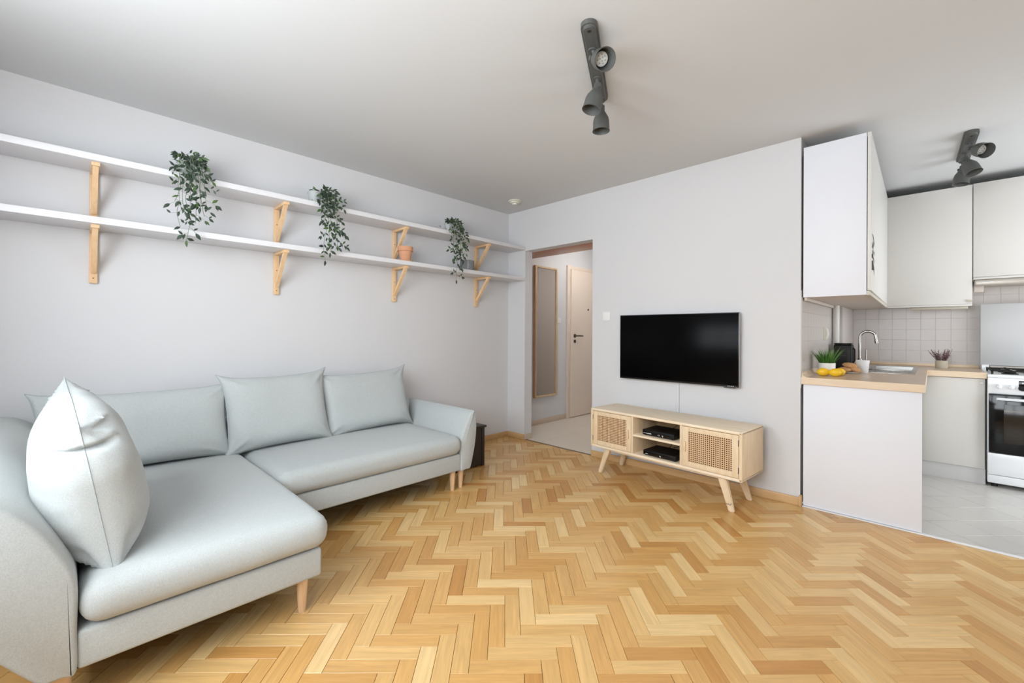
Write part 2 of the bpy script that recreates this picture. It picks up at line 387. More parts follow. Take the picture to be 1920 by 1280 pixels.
at = me_plank.attributes.new('gc', 'FLOAT_VECTOR', 'POINT')
for i, v in enumerate(me_plank.vertices): at.data[i].vector = v.co
def clip(poly, ax, lim, keep_less):
    out = []
    for i in range(len(poly)):
        a, c = poly[i], poly[(i+1) % len(poly)]
        ina = (a[ax] <= lim) if keep_less else (a[ax] >= lim); inc = (c[ax] <= lim) if keep_less else (c[ax] >= lim)
        if ina: out.append(a)
        if ina != inc:
            t = (lim-a[ax])/(c[ax]-a[ax]); out.append(tuple(a[k]+(c[k]-a[k])*t for k in range(4)))
    return out
cands = []
for bcol in range(-14, 15):
    for k in range(-90, 91):
        bu = U0+k*PW+bcol*(PL+PW); bv = V0+k*PW+bcol*(PW-PL)
        for kind in 'HV':
            if kind == 'H': cor = [(bu, bv), (bu+PL, bv), (bu+PL, bv+PW), (bu, bv+PW)]
            else:
                a = bu+PL; c = bv+PW-PL; cor = [(a+PW, c), (a+PW, c+PL), (a, c+PL), (a, c)]
            P = [w2(*q) for q in cor]
            xs = [p[0] for p in P]; ys = [p[1] for p in P]
            if max(xs) < .001 or min(xs) > XR-.001 or max(ys) < YF+.001 or min(ys) > -.001: continue
            inside = min(xs) >= 0 and max(xs) <= XR and min(ys) >= YF and max(ys) <= 0
            area_px = 0
            if inside:
                q = [project((p[0], p[1], 0)) for p in P]
                if all(q):
                    cx = sum(a[0] for a in q)/4; cy = sum(a[1] for a in q)/4
                    under = (max(xs) < .9 and max(ys) < -1.5) or (max(xs) < 1.55 and max(ys) < -2.78)
                    if -20 < cx < 1940 and cy < 1295 and not under:
                        area_px = abs(sum(q[i][0]*q[(i+1) % 4][1]-q[(i+1) % 4][0]*q[i][1] for i in range(4)))/2
            tone = random.random()
            cands.append((area_px, inside, P, tone))
cands.sort(key=lambda c: -c[0])
near, rest = cands[:300], cands[300:]
for _, _, P, tone in near:
    ang = math.atan2(P[1][1]-P[0][1], P[1][0]-P[0][0])
    o = share('plank', me_plank, floor, (P[0][0], P[0][1], random.uniform(-.0003, .0003)), (0, 0, ang)); o['tone'] = tone
bm = BM(); lt = bm.verts.layers.float.new('tone'); lg = bm.verts.layers.float_vector.new('gc')
for _, inside, P, tone in rest:
    dx = Vector((P[1][0]-P[0][0], P[1][1]-P[0][1], 0)).normalized(); dy = Vector((-dx.y, dx.x, 0))
    G = GAP+.0003
    loc = [(G, G), (PL-G, G), (PL-G, PW-G), (G, PW-G)]
    poly = [(P[0][0]+dx.x*a+dy.x*c, P[0][1]+dx.y*a+dy.y*c, a, c) for a, c in loc]
    if not inside:
        for ax, lim, kl in ((0, 0, False), (0, XR, True), (1, YF, False), (1, 0, True)): poly = clip(poly, ax, lim, kl) if poly else poly
    if len(poly) < 3: continue
    top = []; bot = []
    for x, y, a, c in poly:
        v = bm.verts.new((x, y, 0)); v[lt] = tone; v[lg] = (a, c, 0); top.append(v)
        v = bm.verts.new((x, y, -.006)); v[lt] = tone; v[lg] = (a, c, 0); bot.append(v)
    bm.faces.new(top)
    for i in range(len(top)): bm.faces.new((bot[i], bot[(i+1) % len(top)], top[(i+1) % len(top)], top[i]))
part('plank_field', bm, m_plank, floor, 0, kind='stuff')

# ------------------------------------------------------------------ kitchen floor tiles (20 cm, laid diagonally)
kf = struct('floor_kitchen', box(KX, XR, 0, YK, -.03, -.0025), m_grout, 'pale grey diagonal tile floor of the kitchen', 'floor')
TU, TV = .2075, .2030
def tile_clip(u, v, x0, x1, y0, y1, g=.0016):
    c = [w2(u+g, v+g), w2(u+TU-g, v+g), w2(u+TU-g, v+TV-g), w2(u+g, v+TV-g)]
    poly = [(x, y, 0, 0) for x, y in c]
    full = all(x0 <= p[0] <= x1 and y0 <= p[1] <= y1 for p in poly)
    if not full:
        for ax, lim, kl in ((0, x0, False), (0, x1, True), (1, y0, False), (1, y1, True)):
            poly = clip(poly, ax, lim, kl) if poly else poly
    return poly, full
me_t = None
for i in range(-14, 18):
    for j in range(-14, 18):
        poly, full = tile_clip(2.612+i*TU, -2.415+j*TV, 3.36, 4.6, .012, 1.62)
        if len(poly) < 3: continue
        if full:
            x, y = w2(2.612+i*TU, -2.415+j*TV)
            if me_t is None:
                t = box(.0016, TU-.0016, .0016, TV-.0016, -.006, 0, .0008, 1); me_t = mesh_of(t, m_tile, 0)
            share('tile', me_t, kf, (x, y, 0), (0, 0, PI/4))
        else:
            ar = abs(sum(poly[q][0]*poly[(q+1) % len(poly)][1]-poly[(q+1) % len(poly)][0]*poly[q][1] for q in range(len(poly))))/2
            if ar < 1e-5: continue
            part('tile', prism(BM(), [p[:2] for p in poly], -.006, 0), m_tile, kf, 0)
# hall floor tiles
hf = struct('floor_hall', box(HX0, HX1, .0, HY, -.03, -.0025), m_grout, 'beige tile floor of the hall', 'floor')
for i in range(3):
    for j in range(4):
        x0 = HX0+i*.6; y0 = .028+j*.6
        x1 = min(x0+.598, HX1); y1 = min(y0+.598, HY)
        if x1-x0 > .05 and y1-y0 > .05: part('tile', box(x0, x1, y0, y1, -.006, 0, .0006, 1), m_htile, hf, 0)
# ------------------------------------------------------------------ kitchen wall tiles 10 x 10
me_w = mesh_of(box(-.0495, .0495, -.0036, 0, -.0495, .0495, .0006, 1), m_wtile, 0)
tb = part('tile_grout', box(KX, XR, YK-.0035, YK, .80, 1.66), m_wgrout, wkb, 0)
for i in range(15):
    for j in range(8):
        share('tile', me_w, wkb, (2.86+.05+i*.1, YK-.003, .815+.05+j*.1))
wks = bpy.data.objects['wall_kitchen_side']
part('tile_grout', box(KX, KX+.0035, 0.0, YK-.004, .80, 1.46), m_wgrout, wks, 0)
for i in range(13):
    for j in range(6):
        share('tile', me_w, wks, (KX+.003, .062+i*.1, .815+.05+j*.1), (0, 0, PI/2))

# ------------------------------------------------------------------ sofa
sofa = thing('corner_sofa', 'large pale grey-green fabric corner sofa with a chaise and beech legs', 'sofa', (.9, -2.5, 0))
def rbox(x0, x1, y0, y1, z0, z1, r, crown=0, seg=5, dens=0):
    t = box(x0, x1, y0, y1, z0, z1, r, seg)
    if crown:
        bmesh.ops.subdivide_edges(t, edges=[e for e in t.edges if e.calc_length() > .15], cuts=7, use_grid_fill=True)
        cx, cy = (x0+x1)/2, (y0+y1)/2
        for v in t.verts:
            if v.co.z > (z0+z1)/2:
                fx = 1-((v.co.x-cx)/((x1-x0)/2))**2; fy = 1-((v.co.y-cy)/((y1-y0)/2))**2
                v.co.z += crown*max(0, fx)*max(0, fy)**.6
            n = noise.noise(Vector((v.co.x*5, v.co.y*5, v.co.z*5)))
            v.co += Vector((0, 0, .003*n))
            if v.co.x > x1-.02: v.co.x += .006*noise.noise(Vector((1, v.co.y*6, v.co.z*9)))
    return t
CX1, MX1 = 1.615, .955      # front planes of chaise and main bases
YL, YJ, YR = -3.445, -2.725, -1.452
part('chaise_base', box(.12, CX1, YL, YJ, .146, .262, .012, 3), m_fab, sofa)
part('main_base', box(.12, MX1, YJ, YR, .146, .268, .012, 3), m_fab, sofa)
part('underside_panel', box(.14, CX1-.03, YL, YJ-.02, .138, .147), m_under, sofa, 0)
part('underside_panel', box(.14, MX1-.03, YJ-.02, YR, .138, .147), m_under, sofa, 0)
ch = part('chaise_seat', rbox(.2, 1.648, YL+.002, YJ+.028, .263, .405, .062, .022), m_fab, sofa, 60)
ms = part('main_seat', rbox(.2, .985, YJ+.03, YR-.002, .269, .405, .055, .018), m_fab, sofa, 60)
part('backrest', box(.05, .2, YL-.1, YR+.06, .16, .60, .04, 4), m_fab, sofa)
def arm(profile, xa, xb, name):
    prof = catmull([(p[0], p[1], 0) for p in profile], 5, True)
    pts = [(p.x, p.y) for p in prof]
    sgn = 1 if sum(pts[i-1][0]*pts[i][1]-pts[i][0]*pts[i-1][1] for i in range(len(pts))) > 0 else -1
    bm = BM(); rings = []
    def ring(x, ins):
        out = []
        n = len(pts)
        for i in range(n):
            a, c = pts[i-1], pts[(i+1) % n]; t = Vector((c[0]-a[0], c[1]-a[1])); t.normalize()
            nn = Vector((t.y, -t.x))*sgn
            out.append(bm.verts.new((x, pts[i][0]-nn.x*ins, pts[i][1]-nn.y*ins)))
        return out
    spec = [(xa, .02), (xa+.008, .006), (xa+.025, 0)] + [(xa+(xb-xa)*k/8, 0) for k in range(1, 8)] + [(xb-.022, 0), (xb-.012, .002), (xb-.004, .006), (xb, .013)]
    rings = [ring(x, i) for x, i in spec]
    n = len(pts)
    for a, c in zip(rings, rings[1:]):
        for i in range(n): bm.faces.new((a[i], a[(i+1) % n], c[(i+1) % n], c[i]))
    caps = [bm.faces.new(rings[0]), bm.faces.new(rings[-1])]
    bmesh.ops.recalc_face_normals(bm, faces=bm.faces)
    bmesh.ops.triangulate(bm, faces=caps, quad_method='BEAUTY', ngon_method='EAR_CLIP')
    o = part(name, bm, m_fab, sofa, 35)
    pp = [Vector((xb-.004, p[0], p[1])) for p in pts]
    ins = []
    for i in range(n):
        a, c = pts[i-1], pts[(i+1) % n]; t = Vector((c[0]-a[0], c[1]-a[1])); t.normalize(); nn = Vector((t.y, -t.x))*sgn
        ins.append(Vector((xb-.003, pts[i][0]-nn.x*.012, pts[i][1]-nn.y*.012)))
    part('seam', tube(BM(), ins+[ins[0]], .0016, 5), m_fabd, o)
    return o
arm([(-1.452, .146), (-1.452, .26), (-1.452, .36), (-1.428, .43), (-1.378, .53), (-1.338, .57), (-1.316, .565), (-1.302, .5), (-1.30, .42), (-1.312, .32), (-1.335, .22), (-1.36, .146), (-1.4, .142)], .06, .962, 'armrest')
arm([(YL, .146), (YL, .27), (YL, .40), (YL-.022, .48), (-3.52, .585), (-3.585, .665), (-3.66, .715), (-3.73, .72), (-3.772, .68), (-3.778, .60), (-3.758, .50), (-3.712, .41), (-3.655, .325), (-3.593, .243), (-3.538, .168), (-3.515, .146), (-3.48, .143)], .06, 1.628, 'armrest')
def sleg(x, y, tx=0, ty=0):
    part('leg', lathe(BM(), [(.0135, 0), (.0145, .003), (.0235, .146)], 20, Matrix.Translation((x, y, 0))), m_leg, sofa)
for x, y in ((1.565, -2.786), (.909, -1.492), (.899, -1.409), (1.56, -3.475), (.16, -1.49), (.16, -3.45), (.16, -2.72)): sleg(x, y)

def pillow(W, Hh, T, pinch=.055, seed=0, wr=.006, sag=.15, N=30, ear=.02, flat=4.0, dent=0, hw=1.0, expo=.5):
    """local x across, y thickness, z up from 0"""
    bm = BM(); rnd = random.Random(seed); ph = [rnd.uniform(0, 6.28) for _ in range(12)]
    def shape(u, v, s):
        x = W/2*(u-pinch*u**3*(1-v*v)); z = Hh/2*(v-pinch*1.1*v**3*(1-u*u))
        cu = abs(u)**8*abs(v)**8
        x += ear*cu*(1 if u > 0 else -1); z += ear*cu*(1 if v > 0 else -1)
        th = max(0, (1-abs(u)**flat)*(1-abs(v)**flat))**expo
        th *= 1+sag*(-v)*(1-.3*u*u)
        eu, ev = 1-abs(u), 1-abs(v)
        wv = 0
        cr_ = lambda q: 1-2*abs(math.sin(q))**.6
        amp = .5+.9*abs(noise.noise(Vector((v*2.3, u*2, seed+9))))
        wv += hw*amp*math.exp(-eu/.11)*cr_(v*12+ph[0]+4*noise.noise(Vector((v*3, seed, s*3))))*.75
        wv += amp*math.exp(-ev/.10)*cr_(u*11+ph[1]+4*noise.noise(Vector((u*3, seed+5, s*3))))*.6
        for k, (a, c) in enumerate(((-1, -1), (1, -1), (-1, 1), (1, 1))):
            dx, dz = u-a, v-c; d = math.hypot(dx, dz); an = math.atan2(dz, dx)
            wv += 1.5*math.exp(-((d-.26)/.18)**2)*cr_(an*4.5+ph[2+k])
        wv += 1.3*noise.noise(Vector((u*1.8+seed*3.1, v*1.8, s*2.0)))
        edge = min(1, min(eu, ev)/.09)
        y = s*(T/2*th + wr*wv*edge)
        if dent and u > 0 and v > 0:      # corner folded in on itself
            d = math.hypot(1-u, (1-v)*.8); k = max(0, 1-d/.75)**1.5
            z -= dent*k; x -= dent*.9*k
            f = math.exp(-((v-.60+.05*abs(y)/T)/.06)**2)*min(1, max(0, (u-.78)/.2))
            y *= 1-.16*f; x -= .026*f
            y += .006*math.exp(-((v-.74)/.09)**2)*min(1, max(0, (u-.6)/.3))*s
        return Vector((x, y, z+Hh/2))
    grid = {}
    def key(u): return math.copysign(1-(1-abs(u))**1.35, u) if u else 0
    for s in (-1, 1):
        for i in range(N+1):
            for j in range(N+1):
                u, v = key(-1+2*i/N), key(-1+2*j/N)
                if s == 1 and (i in (0, N) or j in (0, N)): grid[(1, i, j)] = grid[(-1, i, j)]; continue
                p = shape(u, v, s)
                if i in (0, N) or j in (0, N): p.y = 0
                grid[(s, i, j)] = bm.verts.new(p)
    for s in (-1, 1):
        for i in range(N):
            for j in range(N):
                q = [grid[(s, i, j)], grid[(s, i+1, j)], grid[(s, i+1, j+1)], grid[(s, i, j+1)]]
                bm.faces.new(q if s == -1 else q[::-1])
    rim = [(i, 0) for i in range(N)]+[(N, j) for j in range(N)]+[(N-i, N) for i in range(N)]+[(0, N-j) for j in range(N)]
    rim = [grid[(-1, i, j)].co.copy() for i, j in rim]
    return bm, rim
def cushion(label, W, Hh, T, loc, ax, up, seed, group, **k):
    """ax: world direction of local x; up: world direction of local z"""
    ax = Vector(ax).normalized(); up = Vector(up); up = (up-ax*up.dot(ax)).normalized(); ny = up.cross(ax)
    bm, rim = pillow(W, Hh, T, seed=seed, **k)
    m = Matrix((( ax.x, ny.x, up.x, 0), (ax.y, ny.y, up.y, 0), (ax.z, ny.z, up.z, 0), (0, 0, 0, 1)))
    root = thing('cushion', label, 'cushion', loc, 0, group, local=True)
    bmesh.ops.transform(bm, matrix=m, verts=bm.verts)
    c = part('cover', bm, m_fab, root, 75)
    rim = [m @ r for r in rim]
    part('seam', tube(BM(), rim+[rim[0]], .0026, 5), m_fabd, root)
    return root
G = 'loose sofa cushions'
cushion('wide back cushion in the sofa corner, behind the tall upright cushion', .84, .425, .17, (.335, -3.185, .415), (0.03, 1, 0.0), (-.30, 0, 1), 3, G, sag=.25, flat=5, wr=.006, N=40)
cushion('middle back cushion of the sofa, between the other two back cushions', .63, .475, .17, (.365, -2.475, .41), (-.02, 1, .02), (-.27, 0, 1), 11, G, sag=.25, flat=5, wr=.006, N=40, ear=.028)
cushion('back cushion nearest the low right armrest of the sofa', .73, .455, .15, (.315, -1.83, .405), (-.02, 1, .035), (-.24, .05, 1), 23, G, sag=.25, flat=5, wr=.006, N=40, ear=.028)
cushion('tall plump cushion standing upright against the left armrest of the sofa', .70, .545, .285, (1.21, -3.375, .40), (1, .03, -.02), (-.06, -.17, 1), 37, G, sag=.22, flat=3.0, wr=.009, pinch=.05, N=56, dent=.10, hw=.8, expo=.46)

# dark wooden box behind the sofa arm
bb = thing('wooden_box', 'black stained wooden box standing on the floor beside the sofa arm', 'box', (.5, -1.08, 0))
X0, X1, Y0, Y1, Z1 = .36, .628, -1.24, -.918, .335
part('lid', box(X0-.01, X1+.012, Y0-.01, Y1+.012, Z1, Z1+.018, .003), m_blkwood, bb)
for x, y in ((X0, Y0), (X1-.03, Y0), (X0, Y1-.03), (X1-.03, Y1-.03)): part('post', box(x, x+.03, y, y+.03, 0, Z1, .003), m_blkwood, bb)
for (a, c, d, e) in ((X0+.004, X0+.016, Y0+.03, Y1-.03), (X1-.018, X1-.006, Y0+.03, Y1-.03)): part('side_panel', box(a, c, d, e, .012, Z1), m_blkwood, bb, 0)
for (d, e) in ((Y0+.006, Y0+.018), (Y1-.018, Y1-.006)): part('side_panel', box(X0+.03, X1-.03, d, e, .012, Z1), m_blkwood, bb, 0)

# ------------------------------------------------------------------ shelves
SD, ST = .256, .035
BY = (-3.372, -2.416, -1.455, -.495)
def shelf(ztop, label, hb):
    root = thing('wall_shelf', label, 'shelf', (0, -1.92, ztop), 0, 'long white wall shelves')
    part('board', box(.002, SD, YF+.02, -.004, ztop-ST, ztop, .002), m_shelf, root)
    zb = ztop-ST
    for y in BY:
        w = .0175
        br = part('bracket', box(.001, .022, y-w, y+w, zb-hb, zb, .003), m_brack, root)
        part('arm', box(.022, .228, y-w, y+w, zb-.02, zb, .003), m_brack, br)
        p = [(.02, zb-hb+.072), (.034, zb-hb+.055), (.215, zb-.02), (.183, zb-.02)]
        t = BM(); a = [t.verts.new((x, y-.012, z)) for x, z in p]; c = [t.verts.new((x, y+.012, z)) for x, z in p]
        t.faces.new(a); t.faces.new(c[::-1])
        for i in range(4): t.faces.new((a[i], c[i], c[(i+1) % 4], a[(i+1) % 4]))
        bmesh.ops.recalc_face_normals(t, faces=t.faces)
        part('brace', t, m_brack, br)
        for z in (zb-hb+.028, zb-hb*.42):
            s = BM(); ball(s, (.022, y, z), .004, (.4, 1, 1), 10, 6); part('screw', s, m_screw, br)
    return root
ZU, ZL = 2.098, 1.765
shelf(ZU, 'upper one of the two long white wall shelves, carrying the trailing plants', .30)
shelf(ZL, 'lower one of the two long white wall shelves, carrying the terracotta pot', .30)

# ------------------------------------------------------------------ trailing plants
def leaf_mesh(m):
    t = BM(); n = 5; L_, W_ = 1.0, .215
    prof = [0, .75, 1.0, .62, .0]; mid = []; le = []; ri = []
    for i in range(n):
        x = i/(n-1); z = -.18*x*x
        mid.append(t.verts.new((x*L_, 0, z)))
        if 0 < i < n-1:
            le.append(t.verts.new((x*L_, W_*prof[i], z+.06*prof[i]))); ri.append(t.verts.new((x*L_, -W_*prof[i], z+.06*prof[i])))
    for s, side in ((1, le), (-1, ri)):
        f = [(mid[0], mid[1], side[0])]+[(mid[i], mid[i+1], side[i], side[i-1]) for i in range(1, n-2)]+[(mid[n-2], mid[n-1], side[-1])]
        for q in f: t.faces.new(q[::-1] if s == -1 else q)
    return mesh_of(t, m, 80)
me_leaf = [leaf_mesh(m_leaf), leaf_mesh(m_leaf), leaf_mesh(m_leaf2)]
def orient(d, nrm):
    d = Vector(d).normalized(); nrm = Vector(nrm); nrm = (nrm-d*nrm.dot(d)); nrm = nrm.normalized() if nrm.length > 1e-4 else d.orthogonal().normalized()
    y = nrm.cross(d); return Matrix(((d.x, y.x, nrm.x, 0), (d.y, y.y, nrm.y, 0), (d.z, y.z, nrm.z, 0), (0, 0, 0, 1)))
def trailing(label, py, potx, vines, mound, seed, lsize, potvis=0.0, ztop=ZU, keep=1.0):
    rnd = random.Random(seed)
    root = thing('trailing_plant', label, 'potted plant', (potx, py, ztop), 0, 'trailing plants on the upper shelf', local=True)
    pp = BM(); lathe(pp, [(.036, .0), (.046, .085), (.049, .085), (.049, .097), (.044, .097), (.040, .085)], 24, cap1=False, mtx=Matrix.Translation((0, potvis, 0)))
    pot = part('pot', pp, m_potgrey, root); part('soil', lathe(BM(), [(.04, .08), (.04, .086)], 20, Matrix.Translation((0, potvis, 0))), m_soil, pot)
    def put(par, p, d, sz, nrm=None):
        if rnd.random() > keep: return
        if nrm is None: nrm = (1.0, rnd.uniform(-.9, .1), rnd.uniform(-.4, .5))
        m = Matrix.Translation(p) @ orient(d, nrm) @ Matrix.Diagonal((sz, sz*rnd.uniform(.85, 1.15), sz, 1))
        k = 2 if rnd.random() < .13 else rnd.randrange(2)
        share('leaf', me_leaf[k], par, None, mtx=m)
    for (dy, zb, xo) in vines:       # dy at the bottom relative to pot, zb drop below shelf top (negative), xo out from wall
        edge = .265-potx+.012+xo
        pts = [(0, potvis+rnd.uniform(-.02, .02), .085), (edge*.35, dy*.3, .115+rnd.uniform(-.03, .02)), (edge*.8, dy*.65, .08+rnd.uniform(-.04, .02)), (edge, dy*.85, .0)]
        nz = max(2, int(-zb/.08))
        for k in range(1, nz+1):
            pts.append((edge+rnd.uniform(-.008, .012), dy*(.85+.15*k/nz)+rnd.uniform(-.012, .012), zb*k/nz))
        pts = catmull(pts, 5)
        vine = part('vine', tube(BM(), pts, .0015, 5), m_stem, root)
        acc = 0; side = rnd.choice((-1, 1)); step = rnd.uniform(.016, .022)
        for a, c in zip(pts, pts[1:]):
            acc += (c-a).length
            if acc < step: continue
            acc = 0; side = -side; step = rnd.uniform(.026, .04)*lsize/.04
            t = (c-a).normalized()
            out = Vector((rnd.uniform(-.1, .5), side*1.0, rnd.uniform(-.5, .35)))
            d = (t*.45+out).normalized(); sz = lsize*rnd.uniform(.75, 1.12)
            if rnd.random() < .62:     # side twig with alternating leaves
                bend = Vector((0.05, 0, -.25)); n_ = rnd.choice((2, 3, 3, 4)); q = c.copy(); path = [q.copy()]; dd_ = d.copy()
                for k in range(n_):
                    q = q+dd_*rnd.uniform(.014, .020); path.append(q.copy()); dd_ = (dd_+bend*.5).normalized()
                    sg = 1 if k % 2 else -1
                    ld = (dd_*.6+Vector((rnd.uniform(-.1, .3), 0, sg*.8))).normalized()
                    put(vine, q, ld, sz*rnd.uniform(.6, .95))
                put(vine, q, dd_, sz)
                part('twig', tube(BM(), path, .0010, 4), m_stem, vine)
            else:
                put(vine, c, d, sz)
                if rnd.random() < .35: put(vine, c, Vector((d.x, -d.y, d.z-.2)), sz*.8)
        put(vine, pts[-1], (0.05, rnd.uniform(-.3, .3), -1), lsize)
    for _ in range(mound[0]):      # foliage on top of the pot spilling over the shelf edge
        a = rnd.random(); y = mound[1]+max(-1.7, min(1.7, rnd.gauss(0, 1)))*mound[2]; x = rnd.uniform(-.02, .30-potx); z = mound[3]*(1-((y-mound[1])/(mound[2]*2.6))**2)*rnd.uniform(.55, 1.0)
        if x > .2-potx: z = rnd.uniform(-.03, mound[3]*.8)
        z = max(z, .012 if x < .25-potx else -.03)
        d = Vector((rnd.uniform(-.1, .9), rnd.uniform(-1, 1), rnd.uniform(-.5, .6)))
        put(root, Vector((x, y, z)), d, lsize*rnd.uniform(.8, 1.15), (rnd.uniform(.2, 1), rnd.uniform(-.5, .5), rnd.uniform(.3, 1)))
    return root
trailing('biggest bushiest trailing plant on the upper shelf, nearest the camera', -2.97, .15,
    [(-.015, -.40, .01), (-.055, -.33, .015), (.02, -.30, .02), (.055, -.25, .015), (.07, -.18, .02), (-.03, -.27, .03), (.04, -.2, .03), (-.062, -.18, .0), (.0, -.24, .02), (.06, -.1, .03)],
    (62, .012, .042, .095), 5, .043, keep=.62)
trailing('trailing plant on the upper shelf with its pale pot peeking out', -2.13, .15,
    [(-.05, -.42, .01), (-.005, -.36, .015), (.04, -.3, .01), (.05, -.2, .02), (-.035, -.25, .02), (.02, -.33, .025), (-.055, -.14, .0)],
    (60, .01, .05, .105), 9, .043, potvis=-.07, keep=.84)
trailing('narrowest trailing plant on the upper shelf, nearest the doorway', -.955, .15,
    [(-.01, -.45, .01), (.02, -.36, .015), (.055, -.27, .02), (-.06, -.26, .015), (-.03, -.3, .02), (.04, -.2, .025), (-.045, -.16, .0), (.06, -.12, .03), (.0, -.2, .03)],
    (48, -.005, .055, .115), 13, .041, keep=.69)

# ------------------------------------------------------------------ pots on the lower shelf
tp = thing('flower_pot', 'empty terracotta flower pot with saucer on the lower shelf', 'flower pot', (.145, -1.425, ZL))
t = Matrix.Translation((.145, -1.425, ZL))
part('saucer', lathe(BM(), [(.05, 0), (.062, .004), (.066, .018), (.061, .018), (.056, .008)], 32, t), m_terra, tp)
part('pot', lathe(BM(), [(.042, .009), (.057, .098), (.0655, .100), (.0665, .138), (.061, .138), (.056, .10), (.042, .02)], 36, t), m_terra, tp)
gp = thing('flower_pot', 'small round concrete grey pot with a paler stripe on the lower shelf', 'flower pot', (.165, -.745, ZL))
t = Matrix.Translation((.165, -.745, ZL))
part('pot', lathe(BM(), [(.060, 0), (.066, .006), (.069, .098), (.064, .10), (.060, .09), (.058, .01)], 36, t), m_conc, gp)
s = BM()
for k in range(6):
    a = math.radians(-38+k*4); c = math.radians(-38+(k+1)*4)
    rr = .0695
    if k < 3: q = [(rr*math.cos(a), rr*math.sin(a), .012), (rr*math.cos(c), rr*math.sin(c), .012), (rr*math.cos(c)+.001, rr*math.sin(c), .095), (rr*math.cos(a)+.001, rr*math.sin(a), .095)]
    else: q = [(rr*math.cos(a), rr*math.sin(a), .05), (rr*math.cos(c), rr*math.sin(c), .05), (rr*math.cos(c)+.0005, rr*math.sin(c), .056), (rr*math.cos(a)+.0005, rr*math.sin(a), .056)]
    s.faces.new([s.verts.new(t @ Vector(p)) for p in q])
part('stripe', s, m_conc2, gp, 0)

# ------------------------------------------------------------------ smoke detector, switches
sd = thing('smoke_detector', 'round cream smoke detector on the ceiling near the corner', 'smoke detector', (.4, -.32, H))
t = Matrix.Translation((.4, -.32, H)) @ Matrix.Rotation(PI, 4, 'X')
part('base', lathe(BM(), [(.062, 0), (.066, .003), (.066, .011), (.060, .014)], 32, t), m_plastc, sd)
part('cover', lathe(BM(), [(.046, .014), (.050, .018), (.048, .026), (.036, .030), (.03, .031)], 32, t), m_plastc, sd)
part('sensor_cap', lathe(BM(), [(.024, .031), (.024, .037), (.018, .039)], 24, t), m_plast, sd)
def switch(label, c, axis, sz=.08):
    root = thing('light_switch', label, 'light switch', c)
    x, y, z = c; h = sz/2
    def q(e, d0, d1, bev):
        if axis == 'y': return box(x-e, x+e, y-d1, y-d0, z-e, z+e, bev)
        return box(x+d0, x+d1, y-e, y+e, z-e, z+e, bev)
    part('cover_plate', q(h, .0005, .008, .003), m_plast, root); part('rocker', q(h*.68, .008, .012, .002), m_plast, root)
switch('white light switch on the wall between doorway and television', (1.28, 0, 1.318), 'y')
switch('white light switch in the hall between mirror and door', (HX0, 1.12, 1.328), 'x')

# ------------------------------------------------------------------ ceiling spotlights
def spot_bar(label, a, b, heads, width=.072):
    a, b = Vector(a), Vector(b); mid = (a+b)/2; d = b-a; ang = math.atan2(d.y, d.x); L_ = d.length
    root = thing('spotlight_bar', label, 'ceiling light', (mid.x, mid.y, H), 0, 'ceiling spotlight bars', local=True)
    rot = Matrix.Rotation(ang, 4, 'Z')
    poly = []
    for k in range(13): an = -PI/2+PI*k/12; poly.append((L_/2-width/2+math.cos(an)*width/2, math.sin(an)*width/2))
    for k in range(13): an = PI/2+PI*k/12; poly.append((-L_/2+width/2+math.cos(an)*width/2, math.sin(an)*width/2))
    bm = prism(BM(), poly, -.032, 0)
    bmesh.ops.bevel(bm, geom=[e for e in bm.edges if all(v.co.z < -.03 for v in e.verts)], offset=.012, segments=3, affect='EDGES')
    bmesh.ops.transform(bm, matrix=rot, verts=bm.verts)
    bar = part('bar', bm, m_lamp, root)
    for s in (-1, 1):
        q = BM(); ball(q, rot @ Vector((s*(L_/2-.035), 0, -.032)), .009, (1, 1, .4), 12, 8); part('cap_screw', q, m_lampin, bar)
    for f, off, dirv in heads:
        p = rot @ Vector(((f-.5)*L_, 0, -.032)); dv = Vector(dirv).normalized()
        hd = p+Vector(off)         # pivot
        j = BM(); rod(j, p+Vector((0, 0, .004)), hd, .0085); rod(j, p+Vector((0, 0, .003)), p-Vector((0, 0, .006)), .02)
        side = dv.cross(Vector((0, 0, 1))); side = side.normalized() if side.length > .05 else rot @ Vector((1, 0, 0))
        rod(j, hd-side*.024, hd+side*.024, .007)
        rod(j, hd+side*.024, hd+side*.032, .011, .011, 10)
        sp_ = part('spot_head', j, m_lamp, root)
        m, _ = zto(hd-dv*.02, hd+dv)
        part('shade', lathe(BM(), [(.012, -.004), (.019, 0), (.020, .032), (.026, .042), (.040, .068), (.044, .085), (.046, .132), (.0485, .142), (.0465, .142), (.043, .13), (.041, .085), (.03, .07), (.001, .068)], 32, m, cap1=False), m_lamp, sp_)
        part('bulb', lathe(BM(), [(.026, .07), (.030, .088), (.030, .092), (.027, .094), (.001, .0945)], 24, m), m_bulb, sp_)
        dots = BM()
        for k in range(10):
            r = .018 if k < 7 else .008; an = 2*PI*k/7 if k < 7 else 2*PI*k/3
            lathe(dots, [(.0035, .0942), (.003, .0962)], 8, m @ Matrix.Translation((r*math.cos(an), r*math.sin(an), 0)))
        part('led_dots', dots, m_bulb2, sp_)
toc = lambda x, y, z: (CAM-Vector((x, y, z))).normalized()
spot_bar('dark grey bar of three ceiling spotlights above the living room', (2.386, -1.935, H), (2.083, -1.352, H),
    [(.25, (.012, .012, -.04), (.70, -.46, -.54)), (.60, (0, 0, -.05), (-.14, -.20, -.9)), (.94, (0, 0, -.05), (0.0, 0, -1))])
spot_bar('dark bar of three ceiling spotlights above the kitchen', (3.622, .62, H), (3.600, 1.27, H),
    [(.26, (.015, 0, -.045), (.50, -.80, -.50)), (.60, (0, 0, -.05), (.30, -.25, -.9)), (.94, (0, 0, -.05), (-.10, -.1, -1))])

